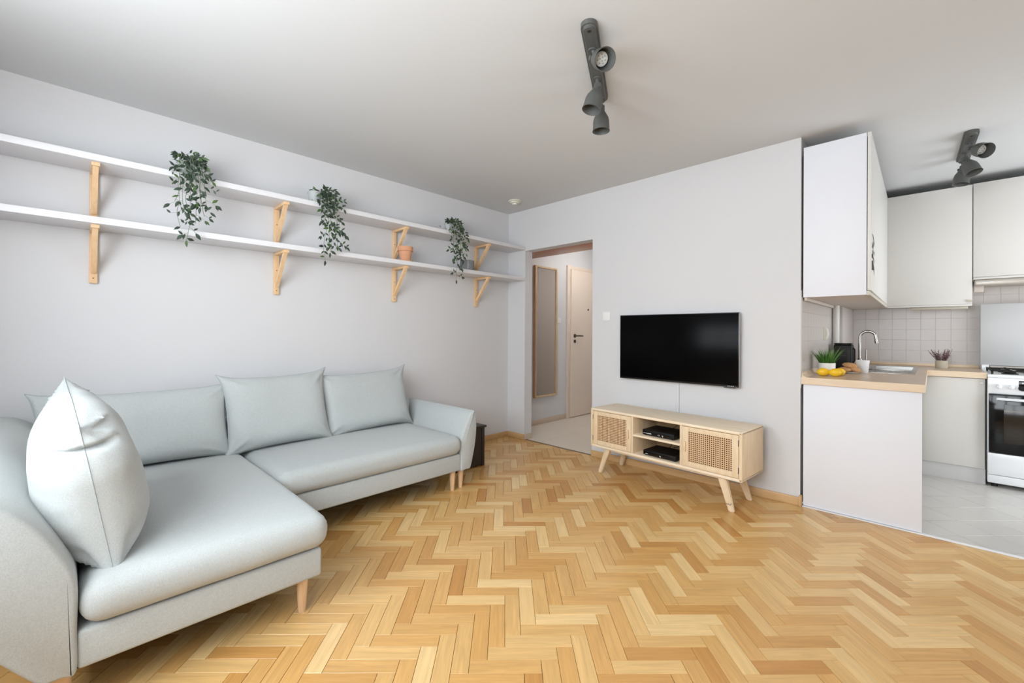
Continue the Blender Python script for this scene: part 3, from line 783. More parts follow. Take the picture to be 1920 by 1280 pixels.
# ------------------------------------------------------------------ television
tv = thing('television', 'flat black television mounted on the wall above the cane cabinet', 'television', (1.945, -.03, .769))
part('back_shell', box(1.50, 2.39, -.036, -.012, .80, 1.28, .006), m_tvb, tv)
part('wall_mount', box(1.80, 2.09, -.014, -.0, .9, 1.2, .002), m_tvb, tv)
part('frame', box(1.457, 2.431, -.062, -.034, .768, 1.321, .003), m_tvf, tv)
part('bezel', box(1.4585, 2.4295, -.0635, -.058, .7695, 1.3195, .002), m_tvb, tv)
part('screen', box(1.464, 2.424, -.0648, -.0625, .783, 1.314, .0005), m_tvs, tv)
lg = BM()
for x0, x1 in ((2.352, 2.362), (2.366, 2.372), (2.376, 2.384), (2.388, 2.396)): bx(lg, x0, x1, -.0642, -.0634, .7735, .7785)
part('logo', lg, m_tvf, tv, 0); part('sensor', box(2.325, 2.405, -.0615, -.052, .762, .769, .002), m_tvb, tv)
solo('cable_duct', box(1.940, 1.966, -.011, -.0005,   .5, .768, .003), m_wall, 'thin white cable duct on the wall below the television', 'cable duct', (1.953, 0, .5))

# ------------------------------------------------------------------ tv cabinet (local: x along the front, y towards the wall)
CW, CD, CZ0, CZ1 = 1.205, .368, .213, .534
cab = thing('tv_cabinet', 'pale ash television cabinet with two cane doors and splayed legs', 'cabinet', (1.372, -.387, 0), math.radians(-4.4), local=True)
T_ = .02
part('top', box(0, CW, 0, CD, CZ1-T_, CZ1, .005, 3), m_ash, cab)
part('bottom', box(0, CW, 0, CD, CZ0, CZ0+T_, .005, 3), m_ash, cab)
for x in (0, CW-T_): part('side', box(x, x+T_, 0, CD, CZ0+.003, CZ1-.003, .004, 3), m_ashv, cab)
D1, D2 = .398, .795
for x in (D1, D2): part('divider', box(x-.008, x+.008, .004, CD-.012, CZ0+T_, CZ1-T_, .001), m_ashv, cab)
part('shelf', box(D1+.008, D2-.008, .006, CD-.012, .366, .381, .001), m_ash, cab)
part('back_panel', box(T_, CW-T_, CD-.012, CD-.006, CZ0+T_, CZ1-T_), m_backp, cab, 0)
def cane_door(x0, x1, hinge_left):
    z0, z1 = CZ0+T_+.003, CZ1-T_-.003; fw = .042; y0, y1 = .003, .021
    fr = BM()
    bx(fr, x0, x0+fw, y0, y1, z0, z1, .001); bx(fr, x1-fw, x1, y0, y1, z0, z1, .001)
    bx(fr, x0+fw, x1-fw, y0, y1, z1-fw*.8, z1, .001); bx(fr, x0+fw, x1-fw, y0, y1, z0, z0+fw*.8, .001)
    d = part('door', fr, m_ashv, cab)
    a0, a1, c0, c1 = x0+fw-.001, x1-fw+.001, z0+fw*.8-.001, z1-fw*.8+.001
    nx, nz = 21, 16; dx, dz = (a1-a0)/nx, (c1-c0)/nz; t = BM(); h = .275
    for i in range(nx):
        for j in range(nz):
            cx, cz = a0+(i+.5)*dx, c0+(j+.5)*dz
            o = [t.verts.new((cx+sx*dx/2, y0+.007, cz+sz*dz/2)) for sx, sz in ((-1, -1), (1, -1), (1, 1), (-1, 1))]
            k = [t.verts.new((cx+sx*dx*h, y0+.0085, cz+sz*dz*h)) for sx, sz in ((-1, -1), (1, -1), (1, 1), (-1, 1))]
            for q in range(4): t.faces.new((o[q], o[(q+1) % 4], k[(q+1) % 4], k[q]))
    part('cane_panel', t, m_cane, d, 0)
    part('interior_shade_sheet', box(a0-.004, a1+.004, y1+.001, y1+.004, c0-.004, c1+.004), m_dark, d, 0)  # dark sheet that paints the cabinet's inner shade behind the cane holes
    hx = x1-fw*.55 if hinge_left else x0+fw*.55
    part('handle', box(hx-.007, hx+.007, y0-.016, y0, (z0+z1)/2-.035, (z0+z1)/2+.035, .003), m_ashv, d)
    ex = x0 if hinge_left else x1
    for z in (z0+.05, z1-.05): part('hinge', box(ex-.002, ex+.002, y0-.002, y0+.004, z-.02, z+.02, .0008), m_brassd, d)
cane_door(T_+.003, D1-.010, True)
cane_door(D2+.010, CW-T_-.003, False)
def cleg(xt, yt, xf, yf):
    t = BM(); a = []; c = []
    for sx, sy in ((-1, -1), (1, -1), (1, 1), (-1, 1)):
        a.append(t.verts.new((xf+sx*.017, yf+sy*.014, 0))); c.append(t.verts.new((xt+sx*.027, yt+sy*.02, CZ0-.002)))
    t.faces.new(a[::-1]); t.faces.new(c)
    for i in range(4): t.faces.new((a[i], a[(i+1) % 4], c[(i+1) % 4], c[i]))
    bmesh.ops.bevel(t, geom=t.edges[:], offset=.005, segments=2, affect='EDGES')
    return part('leg', t, m_ashv, cab)
cleg(.145, .055, .075, .036); cleg(.145, CD-.055, .075, CD-.03)
fr_ = cleg(CW-.145, .055, CW-.075, .036); cleg(CW-.145, CD-.055, CW-.075, CD-.03)
zz = [(0, .052), (.008, .046), (.013, .052), (.02, .047), (.026, .044), (.03, .057), (.034, .058)]
part('knot_mark', tube(BM(), [(CW-.105+x, .0205+.0, z) for x, z in zz], .0014, 5), m_cable, fr_)
for y in (.05, CD-.06): part('rail', box(.12, CW-.12, y, y+.022, CZ0-.024, CZ0-.0005, .003), m_ash, cab)
for x in (.135, CW-.157): part('rail', box(x, x+.022, .07, CD-.06, CZ0-.022, CZ0-.0005, .003), m_ash, cab)

def device(label, x0, x1, y0, y1, z0, z1, marks, name):
    ang = math.radians(-4.4); loc = Vector((1.372, -.387, 0))+Matrix.Rotation(ang, 3, 'Z') @ Vector(((x0+x1)/2, (y0+y1)/2, z0))
    W, D, Hh = x1-x0, y1-y0, z1-z0
    r = thing(name, label, 'media box', loc, ang, 'media boxes in the cabinet', local=True)
    t = BM(); bx(t, -W/2, W/2, -D/2, D/2, .004, Hh, .007, 3); part('case', t, m_blk, r)
    part('front_panel', box(-W/2+.006, W/2-.03, -D/2-.0015, -D/2+.002, .008, Hh-.008, .0008), m_blk2, r)
    for sx in (-1, 1):
        for sy in (-1, 1): part('foot', lathe(BM(), [(.008, 0), (.008, .005)], 10, Matrix.Translation((sx*(W/2-.02), sy*(D/2-.02), 0))), m_blk, r)
    k = BM()
    for a, c, za, zb in marks: bx(k, -W/2+a, -W/2+c, -D/2-.0021, -D/2-.0014, za, zb)
    part('lettering', k, m_wht, r, 0)
    return r
mk1 = [(.012+.0055*i, .0155+.0055*i, .019, .0215) for i in range(4)]+[(.036+.0062*i, .0408+.0062*i, .0165, .0165+h) for i, h in enumerate((.006, .0045, .006, .0045, .006, .0075, .0045))]+[(.132, .1345, .017, .022), (.141, .144, .014, .024), (.164, .167, .018, .022), (.170, .173, .012, .023), (.173, .176, .018, .02)]
device('black media box on the upper shelf of the television cabinet', .462, .722, .045, .255, .381, .427, mk1, 'media_box')
mk2 = [(.022+.0052*i, .0262+.0052*i, .0145, .018) for i in range(4)]+[(.140, .1435, .014, .022), (.145, .149, .012, .02)]
device('flat black media box on the bottom of the television cabinet', .478, .745, .03, .235, CZ0+T_, CZ0+T_+.042, mk2, 'media_box')
def wcab(p): return tuple(Vector((1.372, -.387, 0))+Matrix.Rotation(math.radians(-4.4), 3, 'Z') @ Vector(p))
def cable(pts, r, m, label):
    P = catmull([wcab(p) for p in pts], 6); solo('cable', tube(BM(), P, r, 6), m, label, 'cable', P[0])
cable([(.60, .26, .425), (.61, .30, .44), (.585, .33, .48), (.61, .34, .508), (.65, .335, .50), (.67, .32, .465), (.64, .29, .43)], .0022, m_cable, 'looped dark cable behind the upper media box')
cable([(.66, .26, .42), (.685, .31, .45), (.70, .335, .485), (.67, .345, .505), (.65, .34, .49)], .0035, m_cablel, 'beige cable hanging behind the upper media box')
cable([(.58, .24, .27), (.585, .29, .30), (.62, .32, .335), (.66, .33, .34), (.68, .31, .31), (.64, .28, .285), (.61, .25, .275)], .0025, m_cable, 'dark cable curled behind the lower media box')

# ------------------------------------------------------------------ hall
mi = thing('wall_mirror', 'tall narrow oak framed mirror on the hall wall', 'mirror', (HX0, .83, .35))
MY0, MY1, MZ0, MZ1 = .60, 1.045, .345, 2.012
fr = BM()
bx(fr, HX0+.001, HX0+.034, MY0+.012, MY0+.03, MZ0, MZ1, .002); bx(fr, HX0+.001, HX0+.034, MY1-.022, MY1, MZ0, MZ1, .002)
bx(fr, HX0+.001, HX0+.034, MY0+.03, MY1-.022, MZ0, MZ0+.022, .002); bx(fr, HX0+.001, HX0+.034, MY0+.03, MY1-.022, MZ1-.022, MZ1, .002)
part('frame', fr, m_mframe, mi); part('glass', box(HX0+.01, HX0+.02, MY0+.028, MY1-.02, MZ0+.02, MZ1-.02), m_mirror, mi, 0)
part('side_board', box(HX0+.001, HX0+.033, MY0, MY0+.0125, MZ0, MZ1, .001), m_mside, mi)
dr = thing('entrance_door', 'beige flush entrance door with dark metal handle in the hall', 'door', (HX0, 1.75, 0))
dr['kind'] = 'structure'; dr.name = 'door_1'
ORG['door_1'] = Vector((HX0, 1.75, 0))
fb = BM(); bx(fb, HX0+.001, HX0+.03, 1.275, 1.335, 0, 2.09, .003); bx(fb, HX0+.001, HX0+.03, 2.215, 2.275, 0, 2.09, .003); bx(fb, HX0+.001, HX0+.03, 1.335, 2.215, 2.04, 2.09, .003)
part('frame', fb, m_door, dr); leafd = part('leaf', box(HX0+.001, HX0+.045, 1.338, 2.212, .008, 2.036, .003), m_door, dr)
part('lock_rosette', lathe(BM(), [(.027, 0), (.027, .008), (.02, .011)], 24, Matrix.Translation((HX0+.045, 1.415, 1.125)) @ Matrix.Rotation(PI/2, 4, 'Y')), m_brassd, leafd)
hb = BM(); rod(hb, (HX0+.05, 1.415, 1.125), (HX0+.10, 1.415, 1.125), .009); tube(hb, [(HX0+.098, 1.408, 1.125), (HX0+.1, 1.45, 1.126), (HX0+.098, 1.535, 1.122)], .0095, 10)
part('handle', hb, m_brassd, leafd)
part('cylinder_lock', lathe(BM(), [(.024, 0), (.024, .007), (.018, .01)], 24, Matrix.Translation((HX0+.045, 1.415, 1.05)) @ Matrix.Rotation(PI/2, 4, 'Y')), m_brassd, leafd)
part('peephole', lathe(BM(), [(.014, 0), (.014, .006), (.008, .008)], 20, Matrix.Translation((HX0+.045, 1.735, 1.498)) @ Matrix.Rotation(PI/2, 4, 'Y')), m_brassd, leafd)
oc = thing('overhead_cupboard', 'mahogany brown overhead cupboard across the hall just inside the doorway', 'cupboard', (.5, .27, 2.058))
part('underside', box(HX0+.002, HX1-.002, TW+.002, .44, 2.058, 2.078, .002), m_brown, oc)
part('front', box(HX0+.002, HX1-.002, .42, .44, 2.078, H-.002), m_brown, oc, 0)
hl = thing('hall_fill_lamp', 'round white lamp added out of view to brighten the hall', 'ceiling light', (.6, 1.3, H))  # unseen lamp, added because the hall needed light
t = Matrix.Translation((.6, 1.3, H)) @ Matrix.Rotation(PI, 4, 'X')
part('base', lathe(BM(), [(.13, 0), (.13, .02), (.12, .025)], 32, t), m_plast, hl)
m_glow = mat('fill_lamp_glow', (1, 1, 1, 1), .4)
m_glow.node_tree.nodes['Principled BSDF'].inputs['Emission Color'].default_value = (1, .98, .95, 1)
m_glow.node_tree.nodes['Principled BSDF'].inputs['Emission Strength'].default_value = 45
part('fill_lamp_bowl', lathe(BM(), [(.12, .02), (.125, .04), (.11, .075), (.07, .095), (.001, .1)], 32, t), m_glow, hl)

# ------------------------------------------------------------------ kitchen: base units, worktop
WT, WB = .872, .827
BX1 = 3.396; BY1 = 1.508
bc = thing('base_cabinet', 'white sink base cabinet with a plain end panel facing the living room', 'cabinet', (3.1, .7, 0))
part('end_panel', box(KX+.016, BX1, .004, .022, .008, WB-.001, .001), m_kwhite, bc)
part('bottom_strip', box(KX+.016, BX1, .0155, .0205, .0, .0085), m_strip, bc, 0)
part('carcass', box(KX+.018, BX1-.048, .022, YK-.01, .10, WB-.16), m_kcream, bc, 0)
part('top_rail', box(KX+.018, BX1-.048, .022, .07, WB-.16, WB-.001), m_kcream, bc, 0)
part('plinth', box(KX+.03, BX1-.09, .022, 1.55, 0, .10), m_plinth, bc, 0)
for y0, y1 in ((.024, .50), (.503, 1.0), (1.003, 1.48)):
    d = part('door', box(BX1-.048, BX1-.03, y0, y1, .12, WB-.004, .002), m_kcream, bc)
    part('knob', lathe(BM(), [(.006, 0), (.006, .01), (.011, .012), (.011, .018)], 16, Matrix.Translation((BX1-.03, y1-.04, WB-.05)) @ Matrix.Rotation(PI/2, 4, 'Y')), m_plastc, d)
bk = thing('base_cabinet', 'cream base cabinet with one door between sink corner and stove', 'cabinet', (3.57, 1.8, 0))
part('carcass', box(BX1-.028, 3.736, BY1+.018, YK-.01, .10, WB-.001), m_kcream, bk, 0)
dd = part('door', box(BX1-.026, 3.732, BY1, BY1+.017, .12, WB-.006, .002), m_kcream, bk)
part('knob', lathe(BM(), [(.005, 0), (.005, .006), (.0105, .008), (.0105, .013), (.007, .015)], 18, Matrix.Translation((3.715, BY1, WB-.038)) @ Matrix.Rotation(PI/2, 4, 'X')), m_plinth, dd)
part('plinth', box(BX1-.028, 3.737, BY1+.012, BY1+.028, 0, .117), m_plinth, bk, 0)
wt = thing('worktop', 'L-shaped beige laminate worktop running from the end panel to the stove', 'worktop', (3.1, 1.0, WB))
WX = 3.408; WY = 1.487
SX0, SX1, SY0, SY1 = 3.03, 3.35, .82, 1.86
b = BM()
bx(b, KX+.006, WX, -.012, SY0+.01, WB, WT); bx(b, KX+.006, SX0+.01, SY0+.01, YK-.005, WB, WT); bx(b, SX1-.01, WX, SY0+.01, YK-.005, WB, WT); bx(b, SX0+.01, SX1-.01, SY1-.01, YK-.005, WB, WT)
bx(b, WX, 3.741, WY, YK-.005, WB, WT)
part('slab', b, m_wtop, wt, 0)
e = BM(); bx(e, KX+.006, WX+.002, -.0145, -.0115, WB-.001, WT+.0004, .0008, 1); bx(e, WX-.0005, WX+.002, -.012, WY, WB-.001, WT+.0004, .0008, 1); bx(e, WX, 3.741, WY-.0025, WY+.0005, WB-.001, WT+.0004, .0008, 1)
part('edge_band', e, m_wedge, wt, 0)
u = BM(); bx(u, 2.862, 3.735, YK-.02, YK-.0045, WT, WT+.026, .004)
part('upstand', u, m_wedge, wt)
t = BM(); poly = [(0, 0), (.03, 0), (.022, .004), (.008, .012), (.0, .03)]
v0 = [t.verts.new((KX+.006+a, .0, WT+c)) for a, c in poly]; v1 = [t.verts.new((KX+.006+a, 1.2, WT+c)) for a, c in poly]
t.faces.new(v0); t.faces.new(v1[::-1])
for i in range(5): t.faces.new((v0[i], v1[i], v1[(i+1) % 5], v0[(i+1) % 5]))
bmesh.ops.recalc_face_normals(t, faces=t.faces); part('upstand', t, m_wedge, wt)
# sink
sk = thing('kitchen_sink', 'stainless steel inset sink with ribbed drainer in the worktop', 'sink', (3.19, 1.3, WT))
s = BM(); zt = WT+.004
bx(s, SX0, SX1, SY0, SY0+.03, WT, zt, .0015); bx(s, SX0, SX1, SY1-.03, SY1, WT, zt, .0015); bx(s, SX0, SX0+.03, SY0+.03, SY1-.03, WT, zt, .0015); bx(s, SX1-.03, SX1, SY0+.03, SY1-.03, WT, zt, .0015)
bx(s, SX0+.03, SX1-.03, 1.24, 1.27, WT-.002, zt, .0015)
part('rim', s, m_steel, sk)
part('drainer', box(SX0+.03, SX1-.03, SY0+.03, 1.24, WT-.008, WT-.004), m_steel, sk, 0)
for k in range(9):
    x = SX0+.05+k*.0275; part('rib', box(x, x+.009, SY0+.05, 1.22, WT-.004, WT-.0005, .002), m_steel, sk)
bl = BM(); bx(bl, SX0+.03, SX1-.03, 1.27, SY1-.03, WT-.15, WT-.146)
for a in ((SX0+.028, SX0+.03, 1.27, SY1-.03), (SX1-.03, SX1-.028, 1.27, SY1-.03), (SX0+.03, SX1-.03, 1.268, 1.27), (SX0+.03, SX1-.03, SY1-.03, SY1-.028)): bx(bl, *a, WT-.15, WT-.001)
part('bowl', bl, m_steel, sk, 0)
fa = thing('kitchen_faucet', 'chrome gooseneck kitchen faucet behind the white cup', 'faucet', (2.993, 1.25, WT))
part('base', lathe(BM(), [(.026, 0), (.026, .004), (.021, .008), (.021, .075), (.017, .085)], 24, Matrix.Translation((2.993, 1.25, WT))), m_chrome, fa)
pts = [(2.993, 1.25, WT+.08), (2.993, 1.25, WT+.18), (2.994, 1.25, WT+.235)]+[(3.048-.054*math.cos(a), 1.25-.0*a, WT+.262+.056*math.sin(a)) for a in [PI*k/12 for k in range(0, 11)]]+[(3.103, 1.25, WT+.235)]
part('spout', tube(BM(), catmull(pts, 3), .0115, 14), m_chrome, fa)
part('aerator', tube(BM(), [(3.1, 1.25, WT+.245), (3.106, 1.25, WT+.218)], .0135, 14), m_chrome, fa)
lv = BM(); tube(lv, [(3.01, 1.25, WT+.05), (3.034, 1.25, WT+.062)], .012, 12); rod(lv, (3.034, 1.25, WT+.055), (3.037, 1.25, WT+.165), .0045, .006)
part('lever', lv, m_chrome, fa)

# upper cabinets
UB, UT = 1.412, 2.428
uc = thing('wall_cabinet', 'white end wall cabinet with black lettering on its door', 'wall cabinet', (KX+.015, .02, UB))
UX = 3.142
part('end_panel', box(KX+.012, UX, .012, .03, UB, UT, .001), m_kwhite, uc)
part('carcass', box(KX+.012, UX-.002, .03, YK-.012, UB+.003, UT-.003), m_kunder, uc, 0)
part('gap_shade_strip', box(KX+.004, KX+.012, .03, .06, UB+.06, UT-.05), m_kgap, uc, 0)  # dark strip painting the shade of the narrow gap at the wall
SK = math.radians(.75)
dm = Matrix.Translation((UX+.004, .014, 0)) @ Matrix.Rotation(SK, 4, 'Z')
t = BM(); bx(t, 0, .018, 0, 1.775, UB+.028, UT, .001); bmesh.ops.transform(t, matrix=dm, verts=t.verts)
dr1 = part('door', t, m_kcream, uc)
t = BM()
pf = [(0, .0), (.018, 0.0), (.019, .02), (.012, .027), (0, .027)]
v0 = [t.verts.new((a-.004, .004, UB-.002+c)) for a, c in pf]; v1 = [t.verts.new((a-.004, 1.775, UB-.002+c)) for a, c in pf]
t.faces.new(v0); t.faces.new(v1[::-1])
for i in range(5): t.faces.new((v0[i], v1[i], v1[(i+1) % 5], v0[(i+1) % 5]))
bmesh.ops.recalc_face_normals(t, faces=t.faces); bmesh.ops.transform(t, matrix=dm, verts=t.verts)
part('grip_profile', t, m_kprof, uc)
# flat black lettering on the door, reading upwards (strokes in door coordinates: y along the door, z up)
strokes = [[(.07, 1.800), (.10, 1.790), (.20, 1.752), (.20, 1.770), (.13, 1.800)], [(.115, 1.760), (.15, 1.752), (.15, 1.728), (.115, 1.735)],
    [(.055, 1.742), (.10, 1.732), (.205, 1.690), (.205, 1.708), (.12, 1.715), (.075, 1.715)], [(.09, 1.703), (.14, 1.695), (.14, 1.672), (.09, 1.680)],
    [(.05, 1.668), (.12, 1.672), (.19, 1.650), (.19, 1.632), (.13, 1.650), (.05, 1.650)], [(.05, 1.620), (.12, 1.630), (.19, 1.600), (.20, 1.560), (.16, 1.585), (.05, 1.575)]]
t = BM()
for q in strokes:
    zc = sum(z for _, z in q)/len(q)
    f = [t.verts.new((.0186, .04+(a-.05)*1.4, zc+(z-zc)*1.3)) for a, z in q]; t.faces.new(f)
bmesh.ops.recalc_face_normals(t, faces=t.faces); bmesh.ops.transform(t, matrix=dm, verts=t.verts)
part('lettering', t, m_black, dr1, 0, label='black lettering print')
part('pelmet', box(KX+.014, KX+.03, .03, 1.15, UB-.022, UB+.002, .004), m_kunder, uc)
UY = 1.795
ub = thing('wall_cabinet', 'cream wall cabinet with one wide door between the end cabinet and the hood', 'wall cabinet', (3.42, UY+.1, UB))
part('carcass', box(3.15, 3.676, UY+.019, YK-.012, UB+.004, UT-.004), m_kcream, ub, 0)
d = part('door', box(3.138, 3.677, UY, UY+.018, UB+.012, UT-.006, .0015), m_kcream, ub)
part('grip_profile', box(3.138, 3.677, UY-.004, UY+.018, UB-.004, UB+.011, .002), m_kcream, ub)
part('knob', lathe(BM(), [(.006, 0), (.006, .005), (.0115, .008), (.0115, .014)], 18, Matrix.Translation((3.664, UY, UB+.035)) @ Matrix.Rotation(PI/2, 4, 'X')), m_kprof, d)
part('light_strip', box(3.30, 3.655, UY+.03, UY+.06, UB-.026, UB-.004, .003), m_kprof, ub)
uh = thing('wall_cabinet', 'shorter cream wall cabinet above the cooker hood', 'wall cabinet', (3.97, UY+.1, 1.63))
part('carcass', box(3.684, 4.28, UY+.019, YK-.012, 1.632, UT-.004), m_kcream, uh, 0)
part('door', box(3.682, 4.282, UY, UY+.018, 1.645, UT-.002, .0015), m_kcream, uh)
part('grip_profile', box(3.682, 4.282, UY-.004, UY+.018, 1.624, 1.643, .002), m_kcream, uh)
hd = thing('cooker_hood', 'slim beige metal cooker hood under the shorter wall cabinet', 'cooker hood', (3.98, UY+.1, 1.57))
part('front', box(3.688, 4.28, UY-.012, UY+.03, 1.572, 1.622, .012, 3), m_hood, hd)
part('body', box(3.70, 4.27, UY+.03, YK-.012, 1.58, 1.622, .002), m_hood, hd)
part('side_block', box(3.69, 3.745, UY+.05, UY+.12, 1.525, 1.58, .002), m_kunder, hd)
part('lettering', box(3.735, 3.80, UY-.0124, UY-.0116, 1.596, 1.602), m_wht, hd, 0)

# boxed pipe chase and pipe in the corner
ps = solo('pipe_chase', box(KX+.004, 2.860, 1.40, YK-.005, WT, UB+.002, .002), m_wtile, 'tiled pipe casing in the kitchen corner', 'pipe casing', (2.83, 1.75, WT))
solo('water_pipe', lathe(BM(), [(.026, WT), (.026, UB+.003)], 20, Matrix.Translation((2.832, 1.235, 0))), m_kcream, 'cream vertical pipe beside the tiled casing', 'pipe', (2.832, 1.235, WT))
t = BM(); pr = [(0, -.056)]+[(.03*math.sin(a)+.0, -.056*math.cos(a)) for a in [PI*k/12 for k in range(1, 12)]]+[(0, .056)]
v0 = [t.verts.new((KX+.005+x, .80, 1.17+z)) for x, z in pr]; v1 = [t.verts.new((KX+.005+x, .875, 1.17+z)) for x, z in pr]
t.faces.new(v0); t.faces.new(v1[::-1])
for i in range(len(pr)): t.faces.new((v0[i], v1[i], v1[(i+1) % len(pr)], v0[(i+1) % len(pr)]))
bmesh.ops.recalc_face_normals(t, faces=t.faces)
solo('towel_holder', t, m_plastc, 'white half-moon holder on the tiled kitchen side wall', 'holder', (KX+.005, .84, 1.114), smooth=30)

# ------------------------------------------------------------------ stove
st = thing('gas_stove', 'white gas stove with black glass oven door and raised lid', 'stove', (3.995, 1.8, 0))
A0, A1, SY = 3.745, 4.245, 1.475
part('body', box(A0, A1, SY+.03, YK-.06, .03, .845, .003), m_enamel, st)
part('control_panel', box(A0, A1, SY, SY+.03, .717, .838, .003), m_enamel, st)
for x in (3.802, 3.864, 4.02, 4.08, 4.14):
    k = part('knob', lathe(BM(), [(.017, 0), (.0165, .012), (.0145, .02), (.012, .022)], 24, Matrix.Translation((x, SY, .772)) @ Matrix.Rotation(PI/2, 4, 'X')), m_knob, st)
    part('grip', box(x-.0025, x+.0025, SY-.0235, SY-.0215, .759, .785, .0008), m_knob, k)
dp = part('display', box(3.901, 3.985, SY-.002, SY+.002, .752, .823, .001), m_oveng, st)
part('display_knob', lathe(BM(), [(.02, 0), (.02, .012), (.016, .018)], 24, Matrix.Translation((3.918, SY-.002, .768)) @ Matrix.Rotation(PI/2, 4, 'X')), m_blk, dp)
part('symbol', box(3.915, 3.925, SY-.003, SY-.002, .802, .810), m_wht, dp, 0)
od = part('oven_door', box(A0+.006, A1-.006, SY-.012, SY+.03, .268, .712, .003), m_oveng, st)
part('oven_window', box(3.826, 4.165, SY-.0128, SY-.0115, .348, .64, .0003), m_ovenw, od)
hb = BM(); bx(hb, 3.786, 4.205, SY-.05, SY-.034, .672, .691, .004); bx(hb, 3.80, 3.815, SY-.036, SY-.010, .674, .689, .002); bx(hb, 4.175, 4.19, SY-.036, SY-.010, .674, .689, .002)
part('handle', hb, m_knob, od)
part('oven_rack', box(3.828, 4.163, SY-.0135, SY-.0127, .589, .593), m_steel, od, 0)
part('drawer', box(A0, A1, SY-.006, SY+.03, .098, .262, .003), m_enamel, st)
part('plinth', box(A0+.001, A1-.001, SY-.002, SY+.03, .034, .094, .002), m_enamel, st)
for x in (A0+.04, A1-.04):
    for y in (SY+.06, YK-.1): part('foot', lathe(BM(), [(.018, 0), (.015, .032)], 14, Matrix.Translation((x, y, 0))), m_iron, st)
part('hob', box(A0-.002, A1+.002, SY-.008, YK-.06, .838, .862, .006, 3), m_enamel, st)
for gx in (3.87, 4.12):
    g = BM(); zt = .893
    bx(g, gx-.105, gx+.105, SY+.05, SY+.062, zt-.01, zt, .002); bx(g, gx-.105, gx+.105, YK-.17, YK-.158, zt-.01, zt, .002)
    bx(g, gx-.105, gx-.093, SY+.05, YK-.158, zt-.01, zt, .002); bx(g, gx+.093, gx+.105, SY+.05, YK-.158, zt-.01, zt, .002)
    for cy in (SY+.15, YK-.26):
        bx(g, gx-.1, gx-.03, cy-.005, cy+.005, zt-.009, zt+.004, .002); bx(g, gx+.03, gx+.1, cy-.005, cy+.005, zt-.009, zt+.004, .002)
        bx(g, gx-.005, gx+.005, cy-.10, cy-.03, zt-.009, zt+.004, .002); bx(g, gx-.005, gx+.005, cy+.03, cy+.10, zt-.009, zt+.004, .002)
    for sx in (-1, 1):
        for yy in (SY+.056, YK-.164): rod(g, (gx+sx*.098, yy, .861), (gx+sx*.098, yy, zt-.004), .006)
    part('grate', g, m_iron, st)
    for cy in (SY+.15, YK-.26): part('burner', lathe(BM(), [(.045, .862), (.045, .868), (.032, .871), (.032, .88), (.028, .884)], 28, Matrix.Translation((gx, cy, 0))), m_iron, st)
part('lid', box(A0-.008, A1+.008, YK-.075, YK-.066, .905, 1.432, .003), m_glassw, st)
for x in (A0+.02, A1-.02): part('lid_hinge', box(x-.022, x+.022, YK-.095, YK-.06, .86, .91, .003), m_enamel, st)
part('vent_slot', box(A0+.05, A1-.05, YK-.07, YK-.062, .866, .902), m_hood, st, 0)

# ------------------------------------------------------------------ things on the worktop
cm = thing('coffee_maker', 'black coffee maker in the corner of the worktop', 'coffee maker', (2.90, 1.12, WT))
part('body', box(2.838, 2.962, 1.05, 1.19, WT, WT+.205, .012, 3), m_blk, cm)
part('lid', box(2.841, 2.959, 1.053, 1.187, WT+.205, WT+.218, .005, 2), m_blk2, cm)
part('side_panel', box(2.926, 2.948, 1.0485, 1.051, WT+.02, WT+.165, .001), m_lampin, cm, label='dark grey vertical strip')
part('seam_line', box(2.875, 2.925, 1.0485, 1.0505, WT+.112, WT+.114), m_lamp, cm, 0)
part('handle', tube(BM(), [(2.962, 1.12, WT+.18), (2.973, 1.12, WT+.165), (2.973, 1.12, WT+.07), (2.962, 1.12, WT+.055)], .006, 8), m_blk, cm)
def leafy(center, n, r0, ln, spread, m, seed, wid):
    rnd = random.Random(seed); t = BM()
    for i in range(n):
        a = rnd.uniform(0, 2*PI); rr = r0*math.sqrt(rnd.random()); base = Vector(center)+Vector((rr*math.cos(a), rr*math.sin(a), 0))
        tilt = spread*(.25+.75*rr/r0)*rnd.uniform(.6, 1.2); L_ = ln*rnd.uniform(.6, 1.1); d = Vector((math.cos(a)*tilt, math.sin(a)*tilt, 1)).normalized()
        sd_ = d.cross(Vector((rnd.uniform(-1, 1), rnd.uniform(-1, 1), .2))).normalized(); pv = None
        for k in range(5):
            f = k/4; p = base+d*L_*f+Vector((math.cos(a), math.sin(a), -.35))*(L_*tilt*.55*f*f); wv = wid*(1-f)**.7
            if k < 4: cur = (t.verts.new(p-sd_*wv), t.verts.new(p+sd_*wv))
            else: cur = (t.verts.new(p),)
            if pv: t.faces.new((pv[0], pv[1], cur[1], cur[0]) if len(cur) == 2 else (pv[0], pv[1], cur[0]))
            pv = cur
    return t
gpz = (2.893, .35)
gr = thing('potted_grass', 'bright green grass plant in a white bowl pot on the worktop', 'potted plant', (*gpz, WT))
t = Matrix.Translation((*gpz, WT))
part('pot', lathe(BM(), [(.036, 0), (.038, .02), (.050, .028), (.052, .085), (.048, .085), (.046, .04)], 36, t), m_pot, gr)
part('soil', lathe(BM(), [(.046, .07), (.046, .076)], 24, t), m_soil, gr)
part('grass_blades', leafy((*gpz, WT+.07), 150, .040, .125, .42, m_grass, 3, .0032), m_grass, gr, 0, kind='stuff')
part('pale_blades', leafy((*gpz, WT+.07), 18, .040, .14, .5, m_grass2, 8, .0024), m_grass2, gr, 0, kind='stuff')
hp = (3.497, 1.86)
he = thing('potted_heather', 'small purple heather in a round stone pot by the tiled wall', 'potted plant', (*hp, WT))
t = Matrix.Translation((*hp, WT))
part('pot', lathe(BM(), [(.036, 0), (.04, .005), (.0405, .066), (.037, .068), (.034, .06)], 32, t), m_stone, he)
